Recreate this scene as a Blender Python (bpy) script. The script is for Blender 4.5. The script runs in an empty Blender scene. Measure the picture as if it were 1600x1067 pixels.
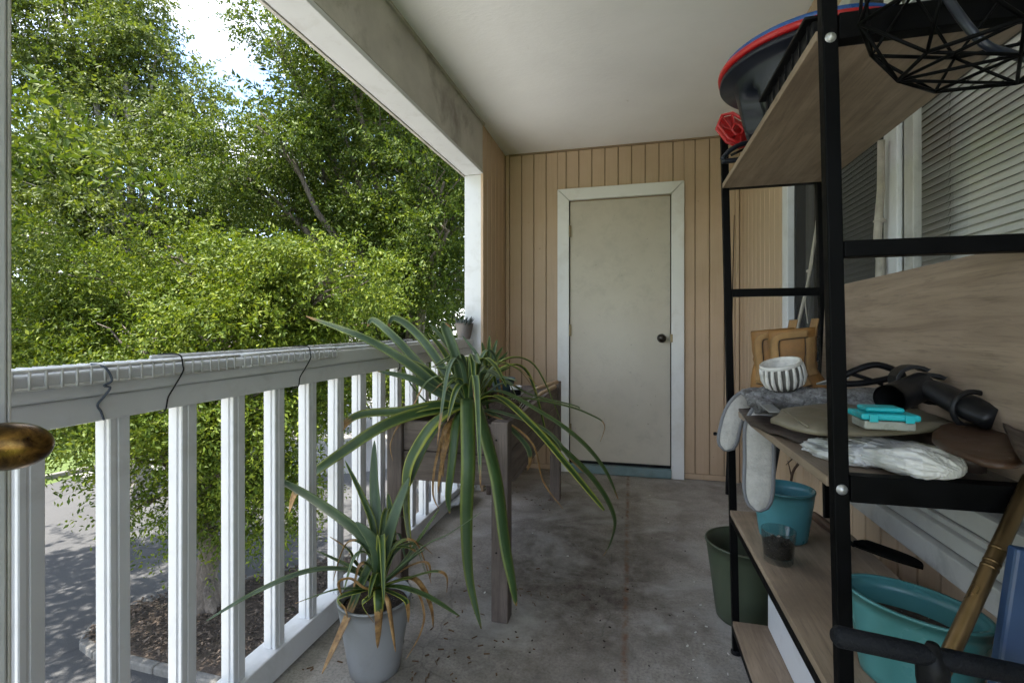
import bpy, math, random
import numpy as np
from mathutils import Vector, Matrix, Quaternion, noise as mnoise

R = math.radians
random.seed(7)
SC = bpy.context.scene
COL = SC.collection

# ------------------------------------------------------------------ camera
F_PX, YAW, CAM_Z = 750.0, R(13.9), 1.08
HORIZON = 520.0
cam_d = bpy.data.cameras.new('camera')
cam_d.sensor_width = 36.0
cam_d.lens = F_PX / 1600 * 36.0
cam_d.shift_y = -(533.5 - HORIZON) / 1600
cam_d.clip_start = 0.02
cam_d.clip_end = 400
cam = bpy.data.objects.new('camera', cam_d)
COL.objects.link(cam)
cam.location = (0, 0, CAM_Z)
cam.rotation_euler = (R(90), 0, YAW)
SC.camera = cam

# ------------------------------------------------------------------ light
SUN_EL = R(64)
SUN_H = Vector((-0.75, -0.66)).normalized()
S = Vector((SUN_H.x * math.cos(SUN_EL), SUN_H.y * math.cos(SUN_EL), math.sin(SUN_EL)))
sun_d = bpy.data.lights.new('sun', 'SUN')
sun_d.energy = 5.0
sun_d.angle = R(0.5)
sun_d.color = (1.0, 0.95, 0.86)
sun = bpy.data.objects.new('sun', sun_d)
COL.objects.link(sun)
sun.rotation_euler = (-S).to_track_quat('-Z', 'Y').to_euler()
sun.location = (-3, -6, 12)

world = bpy.data.worlds.new('World')
SC.world = world
world.use_nodes = True
wn, wl = world.node_tree.nodes, world.node_tree.links
wn.clear()
w_out = wn.new('ShaderNodeOutputWorld')
w_bg = wn.new('ShaderNodeBackground')
w_sky = wn.new('ShaderNodeTexSky')
w_sky.sky_type = 'NISHITA'
w_sky.sun_disc = False
w_sky.sun_elevation = SUN_EL
w_sky.sun_rotation = math.atan2(S.x, S.y)
w_bg.inputs['Strength'].default_value = 0.15
w_tc = wn.new('ShaderNodeTexCoord')
w_nz = wn.new('ShaderNodeTexNoise')
w_nz.inputs['Scale'].default_value = 4.2
w_nz.inputs['Detail'].default_value = 7
w_nz.inputs['Roughness'].default_value = 0.55
w_rp = wn.new('ShaderNodeValToRGB')
w_rp.color_ramp.elements[0].position = 0.45
w_rp.color_ramp.elements[0].color = (0, 0, 0, 1)
w_rp.color_ramp.elements[1].position = 0.62
w_rp.color_ramp.elements[1].color = (1, 1, 1, 1)
w_mx = wn.new('ShaderNodeMix')
w_mx.data_type = 'RGBA'
w_mx.inputs[7].default_value = (6.3, 6.4, 6.6, 1)
wl.new(w_tc.outputs['Generated'], w_nz.inputs['Vector'])
wl.new(w_nz.outputs['Fac'], w_rp.inputs['Fac'])
wl.new(w_rp.outputs['Color'], w_mx.inputs[0])
wl.new(w_sky.outputs['Color'], w_mx.inputs[6])
wl.new(w_mx.outputs[2], w_bg.inputs['Color'])
wl.new(w_bg.outputs['Background'], w_out.inputs['Surface'])

vs = SC.view_settings
vs.view_transform = 'Standard'
vs.look = 'None'
vs.exposure = 2.05
vs.gamma = 1.0
vs.use_curve_mapping = False
SC.cycles.use_denoising = True
SC.cycles.max_bounces = 7
SC.cycles.diffuse_bounces = 4
SC.cycles.transparent_max_bounces = 12
SC.cycles.caustics_reflective = False
SC.cycles.caustics_refractive = False

# ------------------------------------------------------------------ pixel -> place (photo pixels, 1600 wide)
CT, ST = math.cos(YAW), math.sin(YAW)


def ray(u, v):
    X = (u - 800) / F_PX
    return Vector((X * CT - ST, X * ST + CT, (HORIZON - v) / F_PX))


O = Vector((0, 0, CAM_Z))


def at_y(u, v, y):
    r = ray(u, v)
    return O + r * (y / r.y)


def at_x(u, v, x):
    r = ray(u, v)
    return O + r * (x / r.x)


def at_z(u, v, z):
    r = ray(u, v)
    return O + r * ((z - CAM_Z) / r.z)


def at_d(u, v, d):
    return O + ray(u, v) * d


# ------------------------------------------------------------------ mesh builder
class MB:
    def __init__(s):
        s.v, s.f, s.uv = [], [], None

    def box(s, c, d, rot=None):
        n = len(s.v)
        c = Vector(c)
        for sx in (-.5, .5):
            for sy in (-.5, .5):
                for sz in (-.5, .5):
                    p = Vector((sx * d[0], sy * d[1], sz * d[2]))
                    if rot is not None:
                        p = rot @ p
                    s.v.append(tuple(c + p))
        for q in ((0, 1, 3, 2), (4, 6, 7, 5), (0, 4, 5, 1), (2, 3, 7, 6), (0, 2, 6, 4), (1, 5, 7, 3)):
            s.f.append(tuple(n + i for i in q))
        return s

    def span(s, x0, x1, y0, y1, z0, z1):
        return s.box(((x0 + x1) / 2, (y0 + y1) / 2, (z0 + z1) / 2), (abs(x1 - x0), abs(y1 - y0), abs(z1 - z0)))

    def bar(s, p0, p1, w, h, up=(0, 0, 1)):
        p0, p1 = Vector(p0), Vector(p1)
        t = (p1 - p0)
        L = t.length
        t.normalize()
        a = t.cross(Vector(up))
        if a.length < 1e-4:
            a = t.cross(Vector((1, 0, 0)))
        a.normalize()
        b = a.cross(t)
        m = Matrix((a, b, t)).transposed()
        return s.box((p0 + p1) / 2, (w, h, L), m)

    def prism(s, poly, fn, t0, t1):
        """closed outline poly of 2-D points; fn(a, b, t) -> 3-D point"""
        n, k = len(s.v), len(poly)
        for t in (t0, t1):
            for a, b in poly:
                s.v.append(tuple(fn(a, b, t)))
        s.f.append(tuple(range(n, n + k)))
        s.f.append(tuple(range(n + 2 * k - 1, n + k - 1, -1)))
        for i in range(k):
            j = (i + 1) % k
            s.f.append((n + i, n + k + i, n + k + j, n + j))
        return s

    def tube(s, pts, r, n=8, cap=True, flat=1.0, closed=False):
        pts = [Vector(p) for p in pts]
        m = len(pts)
        rr = r if isinstance(r, (list, tuple)) else [r] * m
        base = len(s.v)
        prev = None
        for i, p in enumerate(pts):
            if closed:
                t = pts[(i + 1) % m] - pts[i - 1]
            else:
                t = pts[min(i + 1, m - 1)] - pts[max(i - 1, 0)]
            t.normalize()
            if prev is None:
                a = t.cross(Vector((0, 0, 1)))
                if a.length < 1e-3:
                    a = t.cross(Vector((0, 1, 0)))
            else:
                a = prev - t * prev.dot(t)
            a.normalize()
            prev = a
            b = t.cross(a)
            for k in range(n):
                an = 2 * math.pi * k / n
                s.v.append(tuple(p + (a * math.cos(an) + b * math.sin(an) * flat) * rr[i]))
        for i in range(m if closed else m - 1):
            i2 = (i + 1) % m
            for k in range(n):
                k2 = (k + 1) % n
                s.f.append((base + i * n + k, base + i * n + k2, base + i2 * n + k2, base + i2 * n + k))
        if cap and not closed:
            s.f.append(tuple(base + k for k in range(n - 1, -1, -1)))
            s.f.append(tuple(base + (m - 1) * n + k for k in range(n)))
        return s

    def lathe(s, prof, c=(0, 0, 0), n=32, sx=1, sy=1, rot=None, wob=None, cap0=False, cap1=False):
        base = len(s.v)
        c = Vector(c)
        for (r, z) in prof:
            for k in range(n):
                an = 2 * math.pi * k / n
                q = r if wob is None else r * wob(an, z)
                p = Vector((q * math.cos(an) * sx, q * math.sin(an) * sy, z))
                if rot is not None:
                    p = rot @ p
                s.v.append(tuple(c + p))
        for i in range(len(prof) - 1):
            for k in range(n):
                k2 = (k + 1) % n
                s.f.append((base + i * n + k, base + i * n + k2, base + (i + 1) * n + k2, base + (i + 1) * n + k))
        if cap0:
            s.f.append(tuple(base + k for k in range(n - 1, -1, -1)))
        if cap1:
            q = base + (len(prof) - 1) * n
            s.f.append(tuple(q + k for k in range(n)))
        return s

    def grid(s, fn, nu, nv, wrap_u=False):
        base = len(s.v)
        for j in range(nv + 1):
            for i in range(nu + (0 if wrap_u else 1)):
                s.v.append(tuple(fn(i / nu, j / nv)))
        w = nu if wrap_u else nu + 1
        for j in range(nv):
            for i in range(nu):
                i2 = (i + 1) % w
                s.f.append((base + j * w + i, base + j * w + i2, base + (j + 1) * w + i2, base + (j + 1) * w + i))
        return s

    def build(s, name, mat, parent=None, smooth=False, bevel=0.0, seg=2, solid=0.0, sub=0, loc=None, rot=None):
        me = bpy.data.meshes.new(name)
        me.from_pydata(s.v, [], s.f)
        me.validate()
        if s.uv is not None and len(s.uv) == len(s.v):
            lay = me.uv_layers.new(name='UVMap')
            for lp in me.loops:
                lay.data[lp.index].uv = s.uv[lp.vertex_index]
        me.materials.append(mat)
        if smooth:
            me.polygons.foreach_set('use_smooth', [True] * len(me.polygons))
        me.update()
        ob = bpy.data.objects.new(name, me)
        COL.objects.link(ob)
        if solid:
            m = ob.modifiers.new('thickness', 'SOLIDIFY')
            m.thickness = solid
            m.offset = 0
        if bevel:
            m = ob.modifiers.new('bevel', 'BEVEL')
            m.width = bevel
            m.segments = seg
            m.limit_method = 'ANGLE'
            m.angle_limit = R(40)
        if sub:
            m = ob.modifiers.new('sub', 'SUBSURF')
            m.levels = m.render_levels = sub
        if loc is not None:
            ob.location = loc
        if rot is not None:
            ob.rotation_euler = rot
        if parent is not None:
            ob.parent = parent
            # meshes are written in world coordinates: keep them there
            if parent.type == 'EMPTY':
                ob.matrix_parent_inverse = Matrix.Translation(parent.location).inverted()
        return ob


def empty(name, loc=(0, 0, 0)):
    o = bpy.data.objects.new(name, None)
    COL.objects.link(o)
    o.location = loc
    o.empty_display_size = 0.1
    return o


def tag(o, label, cat, group=None):
    o['label'] = label
    o['category'] = cat
    if 'kind' not in o:
        o['kind'] = 'thing'
    if group:
        o['group'] = group
    return o


def struct(o):
    o['kind'] = 'structure'
    return o


def stuff(o):
    o['kind'] = 'stuff'
    return o


def thing(name, loc, label, cat, group=None):
    return tag(empty(name, loc), label, cat, group)


# ------------------------------------------------------------------ materials
class NT:
    def __init__(s, name):
        s.m = bpy.data.materials.new(name)
        s.m.use_nodes = True
        s.n, s.l = s.m.node_tree.nodes, s.m.node_tree.links
        s.b = s.n['Principled BSDF']
        s.out = s.n['Material Output']
        s._tc = None

    def tc(s, which='Object'):
        if s._tc is None:
            s._tc = s.n.new('ShaderNodeTexCoord')
        return s._tc.outputs[which]

    def mapping(s, scale=(1, 1, 1), rot=(0, 0, 0), loc=(0, 0, 0), which='Object', src=None):
        m = s.n.new('ShaderNodeMapping')
        m.inputs['Scale'].default_value = scale
        m.inputs['Rotation'].default_value = rot
        m.inputs['Location'].default_value = loc
        s.l.new(src if src is not None else s.tc(which), m.inputs['Vector'])
        return m.outputs['Vector']

    def noise(s, vec, scale=5, detail=5, rough=.55, dist=0):
        t = s.n.new('ShaderNodeTexNoise')
        t.inputs['Scale'].default_value = scale
        t.inputs['Detail'].default_value = detail
        t.inputs['Roughness'].default_value = rough
        t.inputs['Distortion'].default_value = dist
        s.l.new(vec, t.inputs['Vector'])
        return t.outputs['Fac']

    def vor(s, vec, scale=5, feature='F1', out='Distance'):
        t = s.n.new('ShaderNodeTexVoronoi')
        t.feature = feature
        t.inputs['Scale'].default_value = scale
        s.l.new(vec, t.inputs['Vector'])
        return t.outputs[out]

    def ramp(s, fac, stops):
        r = s.n.new('ShaderNodeValToRGB')
        e = r.color_ramp.elements
        while len(e) < len(stops):
            e.new(.5)
        for q, (p, c) in zip(e, stops):
            q.position = p
            q.color = (c, c, c, 1) if isinstance(c, (int, float)) else (c[0], c[1], c[2], 1)
        s.l.new(fac, r.inputs['Fac'])
        return r.outputs['Color']

    def mix(s, a, b, fac, mode='MIX'):
        m = s.n.new('ShaderNodeMix')
        m.data_type = 'RGBA'
        m.blend_type = mode
        for idx, val in ((6, a), (7, b)):
            if isinstance(val, (tuple, list)):
                m.inputs[idx].default_value = (val[0], val[1], val[2], 1)
            else:
                s.l.new(val, m.inputs[idx])
        if isinstance(fac, (int, float)):
            m.inputs[0].default_value = fac
        else:
            s.l.new(fac, m.inputs[0])
        return m.outputs[2]

    def math(s, op, a, b=0.0, c=None):
        m = s.n.new('ShaderNodeMath')
        m.operation = op
        for i, val in enumerate((a, b, c)):
            if val is None:
                continue
            if isinstance(val, (int, float)):
                m.inputs[i].default_value = val
            else:
                s.l.new(val, m.inputs[i])
        return m.outputs[0]

    def sep(s, vec):
        x = s.n.new('ShaderNodeSeparateXYZ')
        s.l.new(vec, x.inputs[0])
        return x.outputs

    def bump(s, h, strength=.3, dist=.01):
        b = s.n.new('ShaderNodeBump')
        b.inputs['Strength'].default_value = strength
        b.inputs['Distance'].default_value = dist
        s.l.new(h, b.inputs['Height'])
        s.l.new(b.outputs['Normal'], s.b.inputs['Normal'])

    def set(s, base=None, rough=None, metal=None, spec=None, **kw):
        for k, val in (('Base Color', base), ('Roughness', rough), ('Metallic', metal), ('Specular IOR Level', spec)):
            if val is None:
                continue
            if isinstance(val, (int, float)):
                s.b.inputs[k].default_value = val
            elif isinstance(val, (tuple, list)):
                s.b.inputs[k].default_value = (val[0], val[1], val[2], 1)
            else:
                s.l.new(val, s.b.inputs[k])
        return s.m


def plain(name, col, rough=.5, metal=0, var=.25, vs=12, bump=.1, bs=60, dirt=None, da=.5, ds=3, spec=.5):
    """painted / plastic / metal surface with mottling, fine relief and an optional dirt colour"""
    t = NT(name)
    v = t.mapping()
    n1 = t.noise(v, vs, 6, .6)
    dark = tuple(c * (1 - var) for c in col)
    lite = tuple(min(1, c * (1 + var * .5)) for c in col)
    c = t.ramp(n1, [(.3, dark), (.7, lite)])
    if dirt is not None:
        n2 = t.noise(v, ds, 8, .65, .4)
        f = t.ramp(n2, [(.52, 0.0), (.74, da)])
        c = t.mix(c, dirt, f)
    rr = t.ramp(t.noise(v, vs * 2, 4), [(.3, max(.03, rough - .1)), (.7, min(1, rough + .1))])
    t.set(base=c, rough=rr, metal=metal, spec=spec)
    if bump:
        t.bump(t.noise(v, bs, 5, .6), bump, .004)
    return t.m


def wood(name, c0, c1, axis='Y', scale=6, rough=.6, knots=True, bump=.15, dirt=None, stretch=14):
    t = NT(name)
    sc = {'X': (1, stretch, stretch), 'Y': (stretch, 1, stretch), 'Z': (stretch, stretch, 1)}[axis]
    v = t.mapping(scale=sc)
    n = t.noise(v, scale * .35, 9, .62, 1.2)
    n2 = t.noise(v, scale * 2.2, 6, .7, .3)
    c = t.ramp(n, [(.32, c0), (.5, tuple((a + b) / 2 for a, b in zip(c0, c1))), (.68, c1)])
    c = t.mix(c, tuple(x * .45 for x in c0), t.ramp(n2, [(.52, 0.0), (.72, .55)]))
    if dirt is not None:
        f = t.ramp(t.noise(t.mapping(), 4, 7, .65), [(.48, 0.0), (.7, .6)])
        c = t.mix(c, dirt, f)
    t.set(base=c, rough=rough)
    t.bump(t.math('ADD', n, t.math('MULTIPLY', n2, .5)), bump, .003)
    return t.m


M = {}
M['white'] = plain('white_paint', (.64, .65, .67), .45, var=.04, vs=3, bump=.06, bs=30, dirt=(.30, .28, .25), da=.30, ds=11)
M['white_clean'] = plain('white_trim_paint', (.74, .74, .72), .45, var=.05, vs=3, bump=.08, bs=25, dirt=(.42, .36, .28), da=.35, ds=4)
M['white_dirty'] = plain('dusty_white_frame', (.50, .49, .46), .6, var=.15, vs=8, bump=.15, bs=60, dirt=(.09, .085, .08), da=.6, ds=6)
M['wire'] = plain('vinyl_wire', (.62, .62, .61), .5, var=.2, vs=20, bump=0, dirt=(.22, .2, .18), da=.6, ds=14)
M['black'] = plain('black_metal', (.0032, .0032, .0035), .5, var=.4, vs=14, bump=.1, bs=90, dirt=(.02, .019, .018), da=.06, ds=8, spec=.06)
M['black_plastic'] = plain('black_plastic', (.008, .008, .009), .45, var=.3, bump=.1, bs=120, dirt=(.03, .03, .03), da=.3, ds=12, spec=.15)
M['hinge'] = plain('tarnished_brass', (.25, .2, .12), .45, metal=.8)
M['knob_dark'] = plain('dark_bronze', (.05, .042, .035), .35, metal=.8, var=.4, vs=40)
M['grey_pot'] = plain('grey_pot', (.27, .275, .28), .55, var=.12, vs=4, bump=.1, bs=50, dirt=(.12, .11, .10), da=.35, ds=5)
M['teal'] = plain('teal_glaze', (.065, .215, .22), .32, var=.2, vs=5, bump=.03, bs=20, dirt=(.05, .14, .13), da=.45, ds=7)
M['teal_dark'] = plain('blue_green_glaze', (.065, .22, .25), .33, var=.12, vs=5, bump=.03, bs=20, dirt=(.04, .08, .08), da=.5, ds=7)
M['green_pot'] = plain('olive_plastic', (.055, .070, .042), .5, var=.15, vs=5, bump=.06, dirt=(.10, .09, .07), da=.4, ds=5)
M['steel'] = plain('zinc_bolt', (.45, .45, .44), .4, metal=.7)
M['soil'] = None


def soil_mat(name, dark, lite, fleck=None, scale=90):
    t = NT(name)
    v = t.mapping()
    n = t.noise(v, scale, 6, .7)
    c = t.ramp(n, [(.35, dark), (.65, lite)])
    if fleck:
        f = t.ramp(t.vor(v, scale * 1.4), [(.12, 1.0), (.2, 0.0)])
        f2 = t.ramp(t.noise(v, scale * .6, 2), [(.5, 0.0), (.56, 1.0)])
        c = t.mix(c, fleck, t.math('MULTIPLY', f, f2))
    t.set(base=c, rough=.95)
    t.bump(n, .9, .01)
    return t.m


M['soil'] = soil_mat('potting_soil', (.012, .008, .005), (.07, .045, .028), (.45, .42, .38))


def siding_mat():
    t = NT('tan_siding_paint')
    v = t.mapping()
    vz = t.mapping(scale=(40, 40, 1.2))
    n = t.noise(v, 2.2, 6, .6)
    st = t.noise(vz, 2.0, 6, .6)
    c = t.ramp(n, [(.3, (.46, .33, .215)), (.7, (.53, .39, .27))])
    c = t.mix(c, (.36, .26, .16), t.ramp(st, [(.5, 0.0), (.8, .5)]))
    sp = t.ramp(t.noise(v, 26, 3, .5), [(.75, 0.0), (.79, .5)])
    c = t.mix(c, (.20, .13, .07), sp)
    t.set(base=c, rough=.55)
    t.bump(t.math('ADD', t.noise(t.mapping(scale=(60, 60, 2)), 3, 6, .65), t.math('MULTIPLY', t.noise(v, 45, 3), .4)), .25, .003)
    return t.m


M['siding'] = siding_mat()
M['groove'] = plain('groove_brown', (.30, .215, .135), .8, var=.2, bump=0)  # darker brown than the boards, shows between them


def ceiling_mat():
    t = NT('ceiling_plaster')
    v = t.mapping()
    n = t.noise(v, 1.3, 7, .6, .3)
    c = t.ramp(n, [(.3, (.80, .80, .80)), (.68, (.89, .89, .89))])
    sp = t.ramp(t.noise(v, 9, 4, .6), [(.70, 0.0), (.78, .35)])
    c = t.mix(c, (.40, .35, .30), sp)
    t.set(base=c, rough=.75)
    h = t.math('ADD', t.noise(v, 38, 4, .6), t.math('MULTIPLY', t.ramp(t.noise(t.mapping(scale=(1, 3, 1)), 14, 4, .7, 1.5), [(.45, 0.0), (.6, 1.0)]), .6))
    t.bump(h, .16, .005)
    return t.m


M['ceiling'] = ceiling_mat()
M['beam'] = plain('weathered_beam', (.52, .495, .46), .8, var=.22, vs=4, bump=.35, bs=45, dirt=(.14, .11, .085), da=.75, ds=3.2)


def floor_mat():
    t = NT('stained_concrete')
    v = t.mapping()
    fine = t.noise(v, 110, 8, .78)
    mid = t.noise(v, 5, 8, .62, .3)
    c = t.ramp(mid, [(.28, (.225, .203, .175)), (.5, (.345, .318, .28)), (.75, (.49, .455, .41))])
    c = t.mix(c, (.13, .125, .12), t.ramp(fine, [(.46, 0.0), (.64, .75)]))
    # brown potting-soil stain spread in front of the planter (its own shape, fixed on the floor)
    d = t.n.new('ShaderNodeVectorMath')
    d.operation = 'DISTANCE'
    sc = t.mapping(scale=(1.25, .70, 1), loc=(.30, -1.50, 0))
    wob = t.n.new('ShaderNodeTexNoise')
    wob.inputs['Scale'].default_value = 2.6
    wob.inputs['Detail'].default_value = 8
    wob.inputs['Roughness'].default_value = .65
    t.l.new(v, wob.inputs['Vector'])
    wv = t.n.new('ShaderNodeVectorMath')
    wv.operation = 'MULTIPLY_ADD'
    t.l.new(wob.outputs['Color'], wv.inputs[0])
    wv.inputs[1].default_value = (1.0, 1.0, 0)
    t.l.new(sc, wv.inputs[2])
    t.l.new(wv.outputs[0], d.inputs[0])
    d.inputs[1].default_value = (.5, .5, 0)
    f = t.ramp(d.outputs['Value'], [(.18, 1.0), (.92, 0.0)])
    grain = t.ramp(t.noise(v, 16, 8, .7), [(.25, .3), (.65, 1.0)])
    c = t.mix(c, (.062, .045, .034), t.math('MULTIPLY', t.math('MULTIPLY', f, grain), .95))
    blot = t.ramp(t.noise(v, 3.1, 9, .68, .8), [(.52, 0.0), (.72, .55)])
    c = t.mix(c, (.085, .062, .046), blot)
    pale = t.ramp(t.noise(t.mapping(loc=(3, 7, 0)), 2.3, 8, .65, .5), [(.50, 0.0), (.68, .65)])
    c = t.mix(c, (.46, .445, .42), pale)
    cr = t.vor(t.mix(v, wob.outputs['Color'], .12), 1.1, 'DISTANCE_TO_EDGE')
    c = t.mix(c, (.05, .042, .036), t.math('MULTIPLY', t.ramp(cr, [(.0, .4), (.004, 0.0)]), t.ramp(t.noise(v, 2.0, 3), [(.45, 0.0), (.55, 1.0)])))
    gr = t.ramp(t.noise(v, 220, 3, .6), [(.62, 0.0), (.68, .7)])
    c = t.mix(c, (.45, .43, .40), t.math('MULTIPLY', gr, .6))
    # rust line
    x = t.sep(v)
    ln = t.math('ABSOLUTE', t.math('ADD', t.math('ADD', x[0], .02), t.math('MULTIPLY', t.math('SUBTRACT', t.noise(v, 30, 3), .5), .02)))
    lf = t.math('MULTIPLY', t.ramp(ln, [(.002, .8), (.016, 0.0)]), t.ramp(t.noise(v, 24, 4), [(.4, .15), (.6, 1.0)]))
    lf = t.math('MULTIPLY', lf, t.ramp(x[1], [(.0, 1.0), (1.0, 1.0)]))
    c = t.mix(c, (.16, .075, .035), lf)
    t.set(base=c, rough=.88)
    broom = t.noise(t.mapping(scale=(170, 3, 1)), 1, 3, .6)
    t.bump(t.math('ADD', t.math('MULTIPLY', broom, .7), fine), .35, .004)
    return t.m


M['floor'] = floor_mat()


def door_mat():
    t = NT('grubby_door_paint')
    v = t.mapping()
    c = t.ramp(t.noise(v, 2.0, 6, .6), [(.3, (.46, .415, .335)), (.7, (.535, .49, .405))])
    sm = t.math('MULTIPLY', t.ramp(t.noise(v, 9, 10, .75, .25), [(.48, 0.0), (.75, .42)]), t.ramp(t.noise(v, 1.6, 3), [(.40, 0.1), (.56, 1.0)]))
    c = t.mix(c, (.27, .245, .20), sm)
    sp = t.ramp(t.noise(v, 34, 3), [(.71, 0.0), (.75, .6)])
    c = t.mix(c, (.25, .22, .18), sp)
    t.set(base=c, rough=.5)
    t.bump(t.noise(t.mapping(scale=(6, 6, 1)), 12, 4), .06, .003)
    return t.m


M['door'] = door_mat()
M['threshold'] = plain('painted_sill', (.15, .22, .23), .6, var=.25, vs=10, bump=.2, dirt=(.2, .18, .15), da=.6, ds=6)
M['laminate'] = wood('oak_laminate', (.20, .145, .098), (.36, .27, .19), 'Y', 6, .5, dirt=(.12, .085, .06))
M['laminate_back'] = wood('grey_oak_board', (.20, .145, .105), (.35, .265, .195), 'Y', 5, .5)
M['planter'] = wood('weathered_planter_x', (.095, .072, .062), (.20, .16, .135), 'X', 7, .8, dirt=(.06, .05, .045))
M['planter_y'] = wood('weathered_planter_y', (.095, .072, .062), (.20, .16, .135), 'Y', 7, .8, dirt=(.06, .05, .045))
M['planter_z'] = wood('weathered_planter_z', (.075, .057, .05), (.165, .13, .11), 'Z', 7, .8, dirt=(.05, .04, .035))


def dup(o, parent, loc=None, rot=None, name=None):
    c = o.copy()
    if name:
        c.name = name
    COL.objects.link(c)
    if parent is not None:
        c.parent = parent
        c.matrix_parent_inverse = o.matrix_parent_inverse.copy() if o.parent is not None else Matrix.Translation(parent.location).inverted()
    if loc is not None:
        c.location = loc
    if rot is not None:
        c.rotation_euler = rot
    return c


# ================================================================== balcony shell
YB = 3.75            # back wall
XR = 0.76            # house wall
XL = -0.98           # beam / side panel inner face
CEIL = 2.51
GZ = -2.85           # street level

# floor slab and ceiling
mb = MB()
mb.span(-1.22, .95, -1.0, YB + .2, -.22, 0)
struct(mb.build('balcony_floor', M['floor'], bevel=.006))
mb = MB()
mb.span(-1.24, 1.5, -1.6, YB + .2, CEIL, CEIL + .2)
struct(mb.build('ceiling', M['ceiling']))
# unseen roof slab added above, its eave widened to keep sun off the balcony
mb = MB()
mb.span(-3.15, 4.0, -5.0, YB + .6, 4.85, 5.05)
struct(mb.build('sun_blocking_eave', M['white_clean']))

# beam over the opening: concrete-coloured inner face, white soffit board
bm_ = thing('beam', (-1.06, 1.5, 2.17), 'weathered grey beam running along the top of the open side', 'beam')


def skew_span(x0, x1, y0, y1, z0, z1, k=.029, kz=0.0):
    """box running along y whose near end drifts sideways a little"""
    m = MB()
    for y in (y0, y1):
        o, oz = -k * (3.14 - y), kz * (y - .6)
        for x, z in ((x0, z0), (x1, z0), (x1, z1), (x0, z1)):
            m.v.append((x + o, y, z + oz))
    m.f = [(0, 1, 2, 3), (7, 6, 5, 4), (0, 4, 5, 1), (1, 5, 6, 2), (2, 6, 7, 3), (3, 7, 4, 0)]
    return m


skew_span(-1.10, XL, -1.6, 3.145, 2.19, CEIL - .003).build('beam_face', M['beam'], bm_, bevel=.004)
skew_span(-1.112, XL + .002, -1.6, 3.142, 2.165, 2.188).build('soffit_board', M['white'], bm_, bevel=.003)
skew_span(-1.128, -1.114, -1.6, 3.22, 2.160, 2.42).build('outer_fascia', M['beam'], bm_)
skew_span(XL + .001, XL + .014, -1.6, 3.14, CEIL - .016, CEIL - .001).build('joint_bead', M['beam'], bm_)

# corner post (white), carries the far end of the beam
cp = thing('corner_post', (-1.05, 3.2, 0), 'white corner post at the far end of the railing', 'post')
MB().span(-1.115, XL - .001, 3.14, 3.26, 0, 2.164).build('shaft', M['white'], cp, bevel=.004)
MB().span(XL - .014, XL + .004, 3.128, 3.139, 0, 2.5).build('edge_strip', M['siding'], cp, bevel=.002)

# siding: each board its own piece with a recessed groove between
def boards_x(root, x0, x1, y, z0, z1, first=0.0, pitch=.0995, gap=.0065, name='siding_board'):
    x = x0 - first
    while x < x1 - .004:
        a, b = max(x, x0), min(x + pitch - gap, x1)
        if b - a > .008:
            MB().span(a, b, y, y + .014, z0, z1).build(name, M['siding'], root, bevel=.0025, seg=1)
        x += pitch


def boards_y(root, y0, y1, x, sgn, z0, z1, pitch=.0995, gap=.0065, name='siding_board'):
    y = y0
    while y < y1 - .004:
        b = min(y + pitch - gap, y1)
        if b - y > .008:
            MB().span(x, x + sgn * .014, y, b, z0, z1).build(name, M['siding'], root, bevel=.0025, seg=1)
        y += pitch


DX0, DX1 = -.4642, .2888         # door leaf
TX0, TX1 = DX0 - .093, DX1 + .093  # trim
DTOP = 2.105
bw = thing('back_wall', (0, YB, 0), 'tan grooved board wall around the storage door', 'wall')
MB().span(XL - .03, XR + .1, YB + .013, YB + .12, 0, CEIL).build('wall_backing', M['groove'], bw)
boards_x(bw, XL + .035, TX0 - .002, YB, .045, CEIL - .012)
boards_x(bw, TX0 - .0, TX1, YB, DTOP + .098, CEIL - .012, first=.03)
boards_x(bw, TX1 + .002, XR - .03, YB, .045, CEIL - .012, first=.02)
MB().span(XL + .004, XL + .03, YB - .012, YB + .010, .0, CEIL - .004).build('corner_strip', M['siding'], bw, bevel=.003)
MB().span(XR - .028, XR - .003, YB - .012, YB + .010, .0, CEIL - .004).build('corner_strip', M['siding'], bw, bevel=.003)
MB().span(XL + .03, TX0 - .003, YB - .004, YB + .010, .004, .042).build('base_strip', M['siding'], bw, bevel=.003)
MB().span(TX1 + .003, XR - .03, YB - .004, YB + .010, .004, .042).build('base_strip', M['siding'], bw, bevel=.003)
MB().span(XL + .03, XR - .03, YB - .010, YB + .012, CEIL - .011, CEIL - .001).build('ceiling_bead', M['groove'], bw)

sw = thing('side_panel', (XL, 3.45, 0), 'narrow tan board panel between the corner post and the back wall', 'wall')
MB().span(XL - .10, XL - .014, 3.262, YB + .012, 0, CEIL).build('wall_backing', M['groove'], sw)
boards_y(sw, 3.15, YB - .01, XL, -1, .02, CEIL - .006, pitch=.0995)

rw = thing('house_wall', (XR, 2, 0), 'tan grooved house wall to the right, behind the metal rack', 'wall')
WY0, WY1, WZ0, WZ1 = .25, 2.60, .555, 2.23      # window opening
MB().span(XR + .014, XR + .12, WY1 + .0, YB + .1, 0, CEIL).build('wall_backing', M['groove'], rw)
MB().span(XR + .014, XR + .12, -.6, WY1 - .002, 0, WZ0 - .07).build('wall_backing', M['groove'], rw)
MB().span(XR + .014, XR + .12, -.6, WY1 - .002, WZ1 + .06, CEIL).build('wall_backing', M['groove'], rw)
MB().span(XR + .014, XR + .12, -.6, WY0 - .02, WZ0 - .068, WZ1 + .058).build('wall_backing', M['groove'], rw)
boards_y(rw, WY1 + .085, YB - .014, XR, 1, .02, CEIL - .006)
boards_y(rw, .15, WY1 + .08, XR, 1, .02, WZ0 - .066)
boards_y(rw, .15, WY1 + .08, XR, 1, WZ1 + .06, CEIL - .006)

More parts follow.
